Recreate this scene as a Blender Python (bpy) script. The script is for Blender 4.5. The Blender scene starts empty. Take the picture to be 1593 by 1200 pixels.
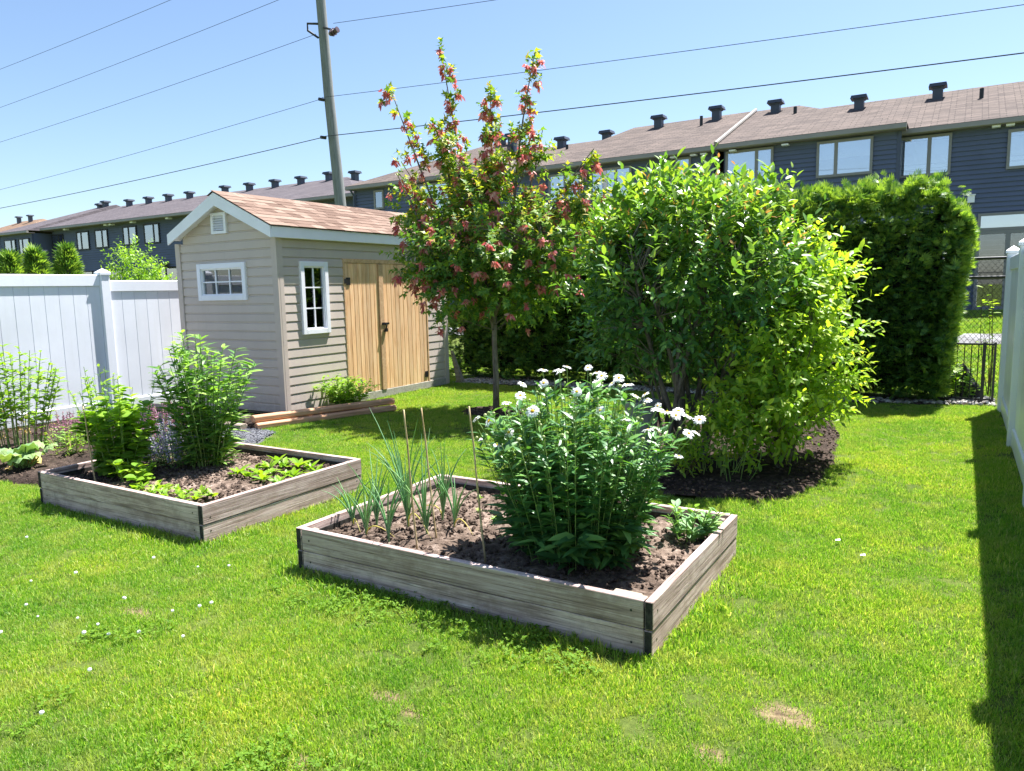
import bpy, bmesh, math, random
import numpy as np
from mathutils import Matrix, Vector

random.seed(7)
rng = np.random.default_rng(11)
sc = bpy.context.scene
COL = sc.collection

# ------------------------------------------------------------------ camera
cam_d = bpy.data.cameras.new('camera')
cam_d.sensor_width = 36.0
cam_d.lens = 25.956
cam_d.clip_start = 0.05
cam_d.clip_end = 2000
cam = bpy.data.objects.new('camera', cam_d)
COL.objects.link(cam)
CR = Vector((0.85600875, 0.51656998, -0.02011126))
CU = Vector((-0.04943745, 0.12052341, 0.99147872))
CF = Vector((-0.51459202, 0.84772021, -0.128707))
CAM = Vector((0, 0, 1.7))
cam.matrix_world = Matrix(((CR.x, CU.x, -CF.x, CAM.x), (CR.y, CU.y, -CF.y, CAM.y), (CR.z, CU.z, -CF.z, CAM.z), (0, 0, 0, 1)))
sc.camera = cam

# ------------------------------------------------------------------ sky, sun, exposure
SUN = Vector((0.17, 0.47, 1.0)).normalized()          # direction towards the sun
elev = math.asin(SUN.z)
azim = math.atan2(SUN.x, SUN.y)
w = bpy.data.worlds.new('World')
sc.world = w
w.use_nodes = True
wn = w.node_tree.nodes
wl = w.node_tree.links
sky = wn.new('ShaderNodeTexSky')
sky.sky_type = 'NISHITA'
sky.sun_disc = False
sky.sun_elevation = elev
sky.sun_rotation = azim
sky.air_density = 1.0
sky.dust_density = 0.7
sky.ozone_density = 3.2
wl.new(sky.outputs[0], wn['Background'].inputs[0])
wn['Background'].inputs[1].default_value = 0.068
sun_d = bpy.data.lights.new('sun', 'SUN')
sun_d.energy = 5.0
sun_d.angle = math.radians(0.53)
sun_d.color = (1.0, 0.98, 0.95)
sun = bpy.data.objects.new('sun', sun_d)
COL.objects.link(sun)
sun.rotation_euler = SUN.to_track_quat('Z', 'Y').to_euler()
sc.view_settings.view_transform = 'Standard'
sc.view_settings.look = 'None'
sc.view_settings.gamma = 1.0
sc.view_settings.use_curve_mapping = False
sc.view_settings.exposure = 1.6
sc.cycles.max_bounces = 8
sc.cycles.transparent_max_bounces = 12
sc.cycles.use_denoising = True

# ------------------------------------------------------------------ helpers
def tag(o, label=None, cat=None, group=None, kind=None):
    if label: o['label'] = label
    if cat: o['category'] = cat
    if group: o['group'] = group
    if kind: o['kind'] = kind
    return o

def empty(name, loc, label, cat, group=None, rz=0):
    o = bpy.data.objects.new(name, None)
    o.empty_display_size = 0.1
    COL.objects.link(o)
    o.location = loc
    o.rotation_euler = (0, 0, rz)
    return tag(o, label, cat, group)

def link(name, me, parent=None, loc=None, mat4=None):
    o = bpy.data.objects.new(name, me)
    COL.objects.link(o)
    o.parent = parent
    if mat4 is not None: o.matrix_basis = mat4
    elif loc is not None: o.location = loc
    return o

def npmesh(name, V, F, mat=None, smooth=False):
    """V (n,3), F (m,k) array of equal-sized faces -> mesh."""
    V = np.asarray(V, np.float32); F = np.asarray(F, np.int32)
    me = bpy.data.meshes.new(name)
    me.vertices.add(len(V)); me.vertices.foreach_set('co', V.ravel())
    m, k = F.shape
    me.loops.add(m * k); me.loops.foreach_set('vertex_index', F.ravel())
    me.polygons.add(m)
    me.polygons.foreach_set('loop_start', np.arange(0, m * k, k, dtype=np.int32))
    me.polygons.foreach_set('loop_total', np.full(m, k, np.int32))
    if smooth: me.polygons.foreach_set('use_smooth', np.ones(m, bool))
    me.update(calc_edges=True)
    if mat: me.materials.append(mat)
    return me

class MB:
    def __init__(s): s.v = []; s.f = []
    def add(s, v, f):
        n = len(s.v); s.v += [tuple(p) for p in v]; s.f += [tuple(i + n for i in q) for q in f]; return s
    def box(s, x0, x1, y0, y1, z0, z1):
        return s.add([(x0, y0, z0), (x1, y0, z0), (x1, y1, z0), (x0, y1, z0), (x0, y0, z1), (x1, y0, z1), (x1, y1, z1), (x0, y1, z1)],
                     [(0, 3, 2, 1), (4, 5, 6, 7), (0, 1, 5, 4), (1, 2, 6, 5), (2, 3, 7, 6), (3, 0, 4, 7)])
    def prism(s, prof, a, b, axis):
        """closed profile of 2-D points swept between a and b along axis (0 x, 1 y, 2 z)."""
        n = len(prof)
        def P(q, t):
            if axis == 0: return (t, q[0], q[1])
            if axis == 1: return (q[0], t, q[1])
            return (q[0], q[1], t)
        v = [P(q, a) for q in prof] + [P(q, b) for q in prof]
        f = [tuple(range(n))[::-1], tuple(range(n, 2 * n))] + [(i, (i + 1) % n, (i + 1) % n + n, i + n) for i in range(n)]
        return s.add(v, f)
    def tube(s, path, rad, n=6, cap=True):
        path = [Vector(p) for p in path]
        rings = []
        for i, p in enumerate(path):
            d = (path[min(i + 1, len(path) - 1)] - path[max(i - 1, 0)])
            d = d.normalized() if d.length > 1e-9 else Vector((0, 0, 1))
            a = d.orthogonal().normalized() if i == 0 else (rings[-1][1] - d * rings[-1][1].dot(d)).normalized()
            b = d.cross(a)
            r = rad[i] if hasattr(rad, '__len__') else rad
            rings.append(([p + (a * math.cos(2 * math.pi * k / n) + b * math.sin(2 * math.pi * k / n)) * r for k in range(n)], a))
        v = [q for R_, _ in rings for q in R_]
        f = [(i * n + k, i * n + (k + 1) % n, (i + 1) * n + (k + 1) % n, (i + 1) * n + k) for i in range(len(path) - 1) for k in range(n)]
        if cap:
            f.append(tuple(range(n))[::-1]); m = (len(path) - 1) * n; f.append(tuple(range(m, m + n)))
        return s.add(v, f)
    def lathe(s, prof, c=(0, 0, 0), n=16):
        v = [(c[0] + r * math.cos(2 * math.pi * k / n), c[1] + r * math.sin(2 * math.pi * k / n), c[2] + z) for r, z in prof for k in range(n)]
        f = [(i * n + k, i * n + (k + 1) % n, (i + 1) * n + (k + 1) % n, (i + 1) * n + k) for i in range(len(prof) - 1) for k in range(n)]
        f.append(tuple(range(n))[::-1]); m = (len(prof) - 1) * n; f.append(tuple(range(m, m + n)))
        return s.add(v, f)
    def mesh(s, name, mat, bevel=0, smooth=False, seg=1):
        me = bpy.data.meshes.new(name)
        me.from_pydata(s.v, [], s.f)
        bm = bmesh.new(); bm.from_mesh(me)
        bmesh.ops.recalc_face_normals(bm, faces=bm.faces)
        if bevel:
            es = [e for e in bm.edges if len(e.link_faces) == 2 and e.calc_face_angle(0) > 0.6]
            bmesh.ops.bevel(bm, geom=es, offset=bevel, segments=seg, affect='EDGES', profile=0.7, clamp_overlap=True)
        if smooth:
            for q in bm.faces: q.smooth = True
        bm.to_mesh(me); bm.free()
        if mat: me.materials.append(mat)
        return me
    def build(s, name, mat, parent=None, bevel=0, smooth=False, loc=None, seg=1):
        return link(name, s.mesh(name, mat, bevel, smooth, seg), parent, loc)

def sinnoise(x, y, s=1.0, seed=0):
    r = np.random.default_rng(seed)
    out = np.zeros_like(np.asarray(x, float)); amp = 1.0; tot = 0
    for o in range(4):
        for k in range(4):
            a = r.uniform(0, 6.283); fq = s * (2 ** o) * r.uniform(0.7, 1.3)
            out = out + amp * np.sin((np.cos(a) * x + np.sin(a) * y) * fq * 6.283 + r.uniform(0, 6.283))
        tot += amp * 4 * 0.5; amp *= 0.55
    return out / tot

def inpoly(x, y, poly):
    x = np.asarray(x); y = np.asarray(y); c = np.zeros(x.shape, bool); n = len(poly); j = n - 1
    for i in range(n):
        xi, yi = poly[i]; xj, yj = poly[j]
        if yi != yj:
            c ^= ((yi > y) != (yj > y)) & (x < (xj - xi) * (y - yi) / (yj - yi) + xi)
        j = i
    return c

# ------------------------------------------------------------------ node materials
class NT:
    def __init__(s, name):
        s.m = bpy.data.materials.new(name); s.m.use_nodes = True
        s.n = s.m.node_tree.nodes; s.l = s.m.node_tree.links
        s.b = s.n['Principled BSDF']; s.o = s.n['Material Output']
    def new(s, t, **kw):
        q = s.n.new(t)
        for k, v in kw.items(): setattr(q, k, v)
        return q
    def put(s, sock, v):
        if isinstance(v, bpy.types.NodeSocket): s.l.new(v, sock)
        elif isinstance(v, (tuple, list)) and len(v) == 3 and sock.type == 'RGBA': sock.default_value = (*v, 1)
        else: sock.default_value = v
    def coord(s, which='Object', scale=(1, 1, 1), jitter=False):
        tc = s.new('ShaderNodeTexCoord') if which != 'World' else s.new('ShaderNodeNewGeometry')
        v = tc.outputs[which if which != 'World' else 'Position']
        mp = s.new('ShaderNodeMapping'); s.l.new(v, mp.inputs[0]); mp.inputs['Scale'].default_value = scale
        if jitter:
            oi = s.new('ShaderNodeObjectInfo')
            mu = s.math('MULTIPLY', oi.outputs['Random'], 37.0)
            cb = s.new('ShaderNodeCombineXYZ'); [s.l.new(mu, cb.inputs[i]) for i in range(3)]
            s.l.new(cb.outputs[0], mp.inputs['Location'])
        return mp.outputs[0]
    def noise(s, vec, scale, detail=4, rough=0.55, dist=0.0):
        q = s.new('ShaderNodeTexNoise'); s.l.new(vec, q.inputs['Vector'])
        q.inputs['Scale'].default_value = scale; q.inputs['Detail'].default_value = detail
        q.inputs['Roughness'].default_value = rough; q.inputs['Distortion'].default_value = dist
        return q.outputs['Fac']
    def math(s, op, a, b=0.0, clamp=False):
        q = s.new('ShaderNodeMath', operation=op, use_clamp=clamp); s.put(q.inputs[0], a); s.put(q.inputs[1], b); return q.outputs[0]
    def ramp(s, fac, stops, interp='LINEAR'):
        q = s.new('ShaderNodeValToRGB'); s.l.new(fac, q.inputs[0]); e = q.color_ramp.elements; q.color_ramp.interpolation = interp
        while len(e) > 1: e.remove(e[0])
        e[0].position = stops[0][0]; c = stops[0][1]; e[0].color = (*c, 1) if len(c) == 3 else c
        for p, c in stops[1:]:
            k = e.new(p); k.color = (*c, 1)
        return q.outputs[0]
    def mix(s, f, a, b, blend='MIX'):
        q = s.new('ShaderNodeMix', data_type='RGBA', blend_type=blend)
        s.put(q.inputs[0], f); s.put(q.inputs[6], a); s.put(q.inputs[7], b); return q.outputs[2]
    def rnd(s):
        oi = s.new('ShaderNodeObjectInfo'); g = s.new('ShaderNodeNewGeometry')
        return s.math('FRACT', s.math('ADD', oi.outputs['Random'], g.outputs['Random Per Island']), 0)
    def bump(s, h, strength=0.3, dist=0.01):
        q = s.new('ShaderNodeBump'); q.inputs['Strength'].default_value = strength; q.inputs['Distance'].default_value = dist
        s.l.new(h, q.inputs['Height']); s.l.new(q.outputs[0], s.b.inputs['Normal'])
    def set(s, col=None, rough=0.6, spec=0.4, metal=0.0):
        if col is not None: s.put(s.b.inputs['Base Color'], col)
        s.put(s.b.inputs['Roughness'], rough); s.b.inputs['Specular IOR Level'].default_value = spec; s.put(s.b.inputs['Metallic'], metal)
        return s.m

def leaf_mat(name, cols, trans=0.35, rough=0.42, spec=0.45, tint=(1.2, 1.25, 0.4), gain=1.3):
    t = NT(name); r = t.rnd()
    n = len(cols); cols = [tuple(min(.9, v * gain) for v in q) for q in cols]
    c = t.ramp(r, [(i / max(1, n - 1), q) for i, q in enumerate(cols)])
    t.set(c, rough, spec)
    tr = t.new('ShaderNodeBsdfTranslucent'); t.put(tr.inputs[0], t.mix(1.0, c, tint, 'MULTIPLY'))
    mx = t.new('ShaderNodeMixShader'); mx.inputs[0].default_value = trans
    t.l.new(t.b.outputs[0], mx.inputs[1]); t.l.new(tr.outputs[0], mx.inputs[2]); t.l.new(mx.outputs[0], t.o.inputs[0])
    return t.m

def plain(name, col, rough=0.6, spec=0.4, var=0.12, scale=6.0, metal=0.0, bump=0.0, bscale=60):
    t = NT(name); v = t.coord('Object', jitter=True)
    f = t.noise(v, scale, 5)
    lo = tuple(c * (1 - var) for c in col); hi = tuple(min(1, c * (1 + var)) for c in col)
    t.set(t.ramp(f, [(0.3, lo), (0.7, hi)]), rough, spec, metal)
    if bump: t.bump(t.noise(v, bscale, 4), bump, 0.004)
    return t.m

def wood_mat(name, dark, mid, light, stretch=(0.8, 14, 14), rough=0.8, stain=None, bump=0.5):
    t = NT(name); v = t.coord('Object', stretch, jitter=True)
    g = t.noise(v, 2.2, 8, 0.65, 0.6)
    v3 = t.coord('Object', (stretch[0] * 0.6, stretch[1] * 3.5, stretch[2] * 3.5), jitter=True)
    g2 = t.noise(v3, 3.0, 4, 0.6)
    gg = t.math('ADD', t.math('MULTIPLY', g, 0.65), t.math('MULTIPLY', g2, 0.35))
    c = t.ramp(gg, [(0.34, dark), (0.48, mid), (0.64, light)])
    if stain:
        v4 = t.coord('Object', (1.1, 60, 60), jitter=True); cr = t.noise(v4, 1.6, 5, 0.7, 1.2)
        c = t.mix(t.math('MULTIPLY', t.ramp(cr, [(0.36, (1, 1, 1)), (0.46, (0, 0, 0))]), .75), c, tuple(q * .55 for q in dark))
    oi = t.new('ShaderNodeObjectInfo')
    c = t.mix(1.0, c, t.ramp(oi.outputs['Random'], [(0, (0.82, 0.82, 0.82)), (1, (1.12, 1.1, 1.06))]), 'MULTIPLY')
    if stain:
        v2 = t.coord('Object', (1, 1, 1), jitter=True)
        c = t.mix(t.math('MULTIPLY', t.ramp(t.noise(v2, 4.0, 7, 0.75), [(0.46, (0, 0, 0)), (0.66, (1, 1, 1))]), 0.75), c, stain)
    t.set(c, rough, 0.25); t.bump(gg, bump, 0.006)
    return t.m

def grimy(name, col, rough, spec, dirt, top=0.35, amount=0.5):
    """vinyl with faint fading and splashed dirt low down."""
    t = NT(name); v = t.coord('World'); n = t.noise(v, 1.3, 5, .6); n2 = t.noise(v, 14, 6, .75)
    g = t.new('ShaderNodeNewGeometry'); sp = t.new('ShaderNodeSeparateXYZ'); t.l.new(g.outputs['Position'], sp.inputs[0])
    h = t.math('SUBTRACT', 1.0, t.math('DIVIDE', sp.outputs[2], top), True)
    spl = t.math('MULTIPLY', h, t.ramp(n2, [(.4, (0, 0, 0)), (.65, (1, 1, 1))]), True)
    c = t.ramp(n, [(.3, tuple(q * .93 for q in col)), (.7, tuple(min(1, q * 1.05) for q in col))])
    vs = t.coord('World', (9, 9, .7)); st = t.noise(vs, 1.5, 5, .7)
    c = t.mix(t.math('MULTIPLY', t.ramp(st, [(.52, (0, 0, 0)), (.75, (1, 1, 1))]), .1), c, dirt)
    c = t.mix(t.math('MULTIPLY', spl, amount), c, dirt)
    oi = t.new('ShaderNodeObjectInfo'); c = t.mix(1.0, c, t.ramp(oi.outputs['Random'], [(0, (.95, .95, .95)), (1, (1.03, 1.03, 1.03))]), 'MULTIPLY')
    t.set(c, rough, spec); return t.m
MAT = {}
MAT['weathered'] = wood_mat('weathered_wood', (0.15, 0.105, 0.09), (0.51, 0.375, 0.345), (0.74, 0.605, 0.58), stain=(0.27, 0.185, 0.155), bump=0.7)
MAT['endgrain'] = plain('dark_end_grain', (0.045, 0.042, 0.038), 0.95, 0.1, 0.5, 40)
MAT['cedar'] = wood_mat('cedar_board', (0.56, 0.29, 0.14), (0.86, 0.53, 0.3), (0.93, 0.66, 0.42), (1.0, 10, 10), 0.6, bump=0.2)
MAT['cedar_frame'] = wood_mat('cedar_trim', (0.42, 0.24, 0.12), (0.64, 0.4, 0.23), (0.75, 0.52, 0.32), (1.0, 10, 10), 0.65, bump=0.2)
MAT['timber'] = wood_mat('landscape_timber', (0.3, 0.15, 0.085), (0.54, 0.3, 0.18), (0.66, 0.42, 0.28), (0.8, 12, 12), 0.8, bump=0.5)
MAT['timber_grey'] = wood_mat('grey_landscape_timber', (0.13, 0.1, 0.08), (0.3, 0.24, 0.19), (0.42, 0.36, 0.3), (0.8, 12, 12), 0.85, bump=0.5)
MAT['skid'] = wood_mat('grey_skid_wood', (0.2, 0.18, 0.15), (0.36, 0.34, 0.3), (0.46, 0.44, 0.4), bump=0.4)
MAT['bamboo'] = wood_mat('bamboo_cane', (0.3, 0.2, 0.09), (0.5, 0.37, 0.19), (0.62, 0.5, 0.3), (6, 6, 2), 0.5, bump=0.1)
MAT['pole'] = wood_mat('utility_pole_wood', (0.16, 0.165, 0.16), (0.24, 0.25, 0.245), (0.31, 0.32, 0.32), (10, 10, 0.5), 0.85, bump=0.5)
MAT['siding'] = grimy('taupe_vinyl_siding', (0.58, 0.49, 0.435), 0.5, 0.35, (0.3, 0.24, 0.18), .4, .6)
MAT['trim'] = plain('taupe_vinyl_corner', (0.56, 0.47, 0.415), 0.5, 0.35, 0.05, 3)
MAT['white'] = plain('white_painted_trim', (0.9, 0.89, 0.95), 0.4, 0.45, 0.04, 3)
MAT['vinyl'] = grimy('white_vinyl_fence', (0.8, 0.82, 0.88), 0.35, 0.45, (0.42, 0.43, 0.33), .25, .4)
MAT['iron'] = plain('black_iron', (0.012, 0.012, 0.013), 0.45, 0.5, 0.3, 20)
MAT['dark'] = plain('dark_interior', (0.02, 0.02, 0.02), 0.9, 0.1, 0.2, 5)  # near-black colour stands in for shade inside shed, hedge and house
MAT['slate'] = plain('slate_blue_siding', (0.115, 0.135, 0.215), 0.6, 0.35, 0.08, 1.2)
MAT['slate_trim'] = plain('slate_corner_trim', (0.075, 0.088, 0.14), 0.55, 0.35, 0.05, 2)
MAT['eave'] = plain('taupe_gutter', (0.3, 0.27, 0.235), 0.45, 0.4, 0.06, 2)
MAT['soffit'] = plain('taupe_soffit', (0.2, 0.175, 0.175), 0.6, 0.3, 0.05, 2)
MAT['frame'] = plain('taupe_window_frame', (0.25, 0.235, 0.23), 0.5, 0.4, 0.05, 3)
MAT['frame_dark'] = plain('black_window_frame', (0.02, 0.022, 0.03), 0.5, 0.4, 0.1, 3)
MAT['ventbox'] = plain('slate_roof_vent', (0.06, 0.07, 0.1), 0.5, 0.4, 0.1, 4)
MAT['blind'] = plain('white_window_blind', (0.88, 0.9, 0.96), 0.7, 0.3, 0.03, 1.5)
MAT['blind_grey'] = plain('grey_window_blind', (0.42, 0.47, 0.55), 0.7, 0.3, 0.05, 1.5)
MAT['steel'] = plain('galvanised_steel', (0.55, 0.57, 0.6), 0.35, 0.5, 0.1, 8, metal=0.8)
MAT['wire'] = plain('black_cable', (0.05, 0.055, 0.06), 0.6, 0.3, 0.1, 4)
MAT['insul'] = plain('brown_insulator', (0.08, 0.05, 0.06), 0.3, 0.5, 0.2, 4)
MAT['pot'] = plain('grey_plastic_pot', (0.24, 0.235, 0.23), 0.6, 0.3, 0.12, 6)
MAT['rock'] = plain('dark_boulder', (0.035, 0.033, 0.035), 0.9, 0.2, 0.4, 5, bump=0.8, bscale=14)
MAT['bark'] = wood_mat('grey_brown_bark', (0.07, 0.055, 0.045), (0.16, 0.135, 0.115), (0.27, 0.235, 0.2), (10, 10, 2), 0.9, bump=0.6)
MAT['twig'] = plain('brown_twig', (0.1, 0.075, 0.05), 0.85, 0.2, 0.3, 10)
MAT['stem'] = leaf_mat('green_stem', [(0.12, 0.21, 0.05), (0.2, 0.28, 0.08)], 0.1, 0.5)
MAT['straw'] = plain('dry_straw_stem', (0.45, 0.34, 0.17), 0.8, 0.2, 0.2, 10)

def glass(name='window_glass', base=0.06):
    t = NT(name)
    t.set((0.02, 0.025, 0.03), 0.02, 0.5)
    tr = t.new('ShaderNodeBsdfTransparent'); tr.inputs[0].default_value = (0.93, 0.95, 0.97, 1)
    gl = t.new('ShaderNodeBsdfGlossy'); gl.inputs['Roughness'].default_value = 0.02; gl.inputs[0].default_value = (0.95, 0.97, 1, 1)
    fr = t.new('ShaderNodeFresnel'); fr.inputs[0].default_value = 1.55
    mx = t.new('ShaderNodeMixShader')
    t.l.new(t.math('ADD', t.math('MULTIPLY', fr.outputs[0], 1.6), base, True), mx.inputs[0])
    t.l.new(tr.outputs[0], mx.inputs[1]); t.l.new(gl.outputs[0], mx.inputs[2]); t.l.new(mx.outputs[0], t.o.inputs[0])
    return t.m
MAT['glass'] = glass()
MAT['glass_coated'] = glass('coated_window_glass', 0.3)

def shingle_tab():
    t = NT('tan_asphalt_shingle'); v = t.coord('Object', jitter=True); oi = t.new('ShaderNodeObjectInfo')
    c = t.ramp(oi.outputs['Random'], [(0, (0.13, 0.08, 0.058)), (0.35, (0.185, 0.12, 0.09)), (0.7, (0.23, 0.155, 0.118)), (1, (0.28, 0.2, 0.155))])
    n = t.noise(v, 220, 2, 0.8)
    c = t.mix(1.0, c, t.ramp(n, [(0.3, (0.7, 0.7, 0.7)), (0.7, (1.2, 1.2, 1.2))]), 'MULTIPLY')
    t.set(c, 0.9, 0.2); t.bump(n, 0.6, 0.003)
    return t.m
MAT['tab'] = shingle_tab()

def roof_shingles(name, a, b, c_):
    t = NT(name); v = t.coord('UV')
    br = t.new('ShaderNodeTexBrick'); t.l.new(v, br.inputs['Vector'])
    br.offset = 0.37; br.inputs['Scale'].default_value = 1.0
    br.inputs['Brick Width'].default_value = 0.42; br.inputs['Row Height'].default_value = 0.15; br.inputs['Mortar Size'].default_value = 0.012
    br.inputs['Color1'].default_value = (*a, 1); br.inputs['Color2'].default_value = (*b, 1); br.inputs['Mortar'].default_value = (*c_, 1)
    n = t.noise(v, 1.1, 6, 0.7); n2 = t.noise(v, 25, 3, 0.7)
    c = t.mix(1.0, br.outputs['Color'], t.ramp(n, [(0.3, (0.8, 0.8, 0.82)), (0.7, (1.18, 1.15, 1.12))]), 'MULTIPLY')
    c = t.mix(1.0, c, t.ramp(n2, [(0.3, (0.75, 0.75, 0.75)), (0.7, (1.25, 1.25, 1.25))]), 'MULTIPLY')
    t.set(c, 0.92, 0.15)
    return t.m
MAT['roof_brown'] = roof_shingles('brown_house_shingles', (0.105, 0.084, 0.074), (0.165, 0.131, 0.114), (0.05, 0.04, 0.036))
MAT['roof_grey'] = roof_shingles('grey_house_shingles', (0.095, 0.083, 0.09), (0.125, 0.11, 0.118), (0.065, 0.057, 0.06))
MAT['roof_orange'] = roof_shingles('tan_house_shingles', (0.19, 0.125, 0.085), (0.23, 0.155, 0.11), (0.13, 0.09, 0.06))

def soil_mat(name, dark, mid, light, scale=14):
    t = NT(name); v = t.coord('World')
    n = t.noise(v, scale, 9, 0.75); n2 = t.noise(v, 1.6, 3)
    c = t.ramp(n, [(0.33, dark), (0.5, mid), (0.68, light)])
    c = t.mix(1.0, c, t.ramp(n2, [(0.35, (0.68, 0.66, 0.64)), (0.65, (1.4, 1.4, 1.42))]), 'MULTIPLY')
    t.set(c, 0.95, 0.15); t.bump(n, 1.0, 0.03)
    return t.m
MAT['soil'] = soil_mat('garden_soil', (0.04, 0.028, 0.021), (0.16, 0.115, 0.088), (0.34, 0.265, 0.215))
MAT['clod'] = soil_mat('soil_clods', (0.035, 0.025, 0.019), (0.12, 0.085, 0.065), (0.24, 0.18, 0.145), 30)
MAT['mulch'] = soil_mat('dark_mulch', (0.014, 0.01, 0.008), (0.046, 0.032, 0.025), (0.11, 0.08, 0.063), 18)
# ------------------------------------------------------------------ terrain and lawn
BED1 = (-3.42, -1.13, 3.05, 4.54)
BED2 = (-6.5, -4.37, 3.08, 4.66)
ISLAND = [(-1.02, 6.25), (-0.98, 7.4), (-1.05, 8.5), (-1.3, 9.8), (-2.3, 10.0), (-3.2, 8.8), (-3.3, 7.2), (-2.75, 6.1), (-1.85, 5.68), (-1.3, 5.8)]
SIDEBED = [(-10.55, 3.35), (-9.0, 3.38), (-7.6, 3.3), (-6.5, 3.45), (-6.5, 4.75), (-7.0, 5.15), (-8.6, 5.3), (-10.55, 5.6)]
GRAVEL = [(-9.9, 5.3), (-8.6, 5.2), (-7.15, 5.0), (-6.85, 5.6), (-7.15, 6.15), (-7.6, 6.22), (-9.9, 6.3)]
SHEDBED = [(-10.4, 6.25), (-7.62, 6.2), (-7.0, 8.15), (-7.9, 8.3), (-7.9, 7.0), (-10.4, 7.0)]
RING = (-5.5, 8.6, 0.42)
PEB = [(-8.0, 11.0), (-6.0, 11.25), (-4.0, 11.3), (-1.5, 11.35), (0.0, 11.7), (0.46, 11.75), (0.46, 12.6), (0.0, 12.6), (-0.05, 11.95), (-8.0, 11.9)]
BARE = [(-0.51, 2.89, 0.15, 0.1), (-0.72, 2.49, 0.1, 0.07), (-2.0, 2.21, 0.11, 0.07), (-1.84, 2.19, 0.08, 0.05), (-3.75, 2.19, 0.15, 0.06), (-2.0, 1.71, 0.09, 0.06), (-2.44, 1.91, 0.06, 0.04), (-5.9, 8.75, 0.25, 0.15)]

def terrain_z(y):
    y = np.asarray(y, float)
    return np.clip((y - 13.0) * 0.0725, 0, 0.83)

def ground_mat():
    t = NT('lawn_soil_and_thatch'); v = t.coord('World')
    n = t.noise(v, 0.8, 5); n2 = t.noise(v, 40, 5, 0.75)
    c = t.ramp(n, [(0.3, (0.065, 0.1, 0.02)), (0.7, (0.135, 0.17, 0.04))])
    c = t.mix(1.0, c, t.ramp(n2, [(0.3, (0.55, 0.6, 0.5)), (0.7, (1.3, 1.25, 1.2))]), 'MULTIPLY')
    acc = None
    for bx_, by_, ra, rb in BARE:
        mp = t.new('ShaderNodeMapping'); g = t.new('ShaderNodeNewGeometry'); t.l.new(g.outputs['Position'], mp.inputs[0])
        mp.inputs['Location'].default_value = (-bx_ / ra, -by_ / rb, 0); mp.inputs['Scale'].default_value = (1 / ra, 1 / rb, 0)
        ln = t.new('ShaderNodeVectorMath', operation='LENGTH'); t.l.new(mp.outputs[0], ln.inputs[0])
        e = t.math('SUBTRACT', 1.35, t.math('ADD', ln.outputs['Value'], t.math('MULTIPLY', n2, 0.6)), True)
        acc = e if acc is None else t.math('MAXIMUM', acc, e)
    n3 = t.noise(v, 25, 5, 0.8)
    c = t.mix(t.math('MULTIPLY', acc, 2.2, True), c, t.ramp(n3, [(0.35, (0.1, 0.07, 0.045)), (0.55, (0.24, 0.18, 0.1)), (0.7, (0.36, 0.29, 0.17))]))
    t.set(c, 0.95, 0.1); t.bump(n2, 0.8, 0.02)
    return t.m
MAT['ground'] = ground_mat()
ys = list(np.arange(-6, 27, 0.5)) + [30, 40, 60, 120, 300]
xs = [-300, -120, -60] + list(np.arange(-30, 15, 1.5)) + [20, 60, 120, 300]
ys = [-300, -60, -20] + ys
V = [(x, y, float(terrain_z(y))) for y in ys for x in xs]
F = [(j * len(xs) + i, j * len(xs) + i + 1, (j + 1) * len(xs) + i + 1, (j + 1) * len(xs) + i) for j in range(len(ys) - 1) for i in range(len(xs) - 1)]
tag(link('ground', npmesh('ground', V, F, MAT['ground'], True)), kind='structure')

def sheet(name, poly, mat, z0, amp, cell=0.05, seed=1, parent=None, mound=0.0):
    """a lumpy sheet inside a polygon, its rim sinking just below the ground."""
    px = [p[0] for p in poly]; py = [p[1] for p in poly]
    X = np.arange(min(px), max(px) + cell, cell); Y = np.arange(min(py), max(py) + cell, cell)
    gx, gy = np.meshgrid(X, Y)
    wob = sinnoise(gx, gy, 1.3, seed) * 0.05
    ins = inpoly(gx + wob, gy + wob, poly)
    d = np.full(gx.shape, 9.0)
    for i in range(len(poly)):
        a = np.array(poly[i]); b = np.array(poly[(i + 1) % len(poly)]); ab = b - a
        tt = np.clip(((gx - a[0]) * ab[0] + (gy - a[1]) * ab[1]) / (ab @ ab), 0, 1)
        d = np.minimum(d, np.hypot(gx - a[0] - tt * ab[0], gy - a[1] - tt * ab[1]))
    z = z0 + amp * (sinnoise(gx, gy, 2.2, seed + 1) * 0.8 + sinnoise(gx, gy, 7, seed + 2) * 0.5) + mound * np.minimum(d, 0.6)
    z = np.where(ins, np.minimum(z, -0.01 + d * 0.5 + z0), -0.012)
    ny, nx = gx.shape
    idx = np.arange(ny * nx).reshape(ny, nx)
    keep = ins[:-1, :-1] | ins[1:, :-1] | ins[:-1, 1:] | ins[1:, 1:]
    Q = np.stack([idx[:-1, :-1], idx[:-1, 1:], idx[1:, 1:], idx[1:, :-1]], -1)[keep]
    return link(name, npmesh(name, np.stack([gx, gy, z], -1).reshape(-1, 3), Q, mat, True), parent)

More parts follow.
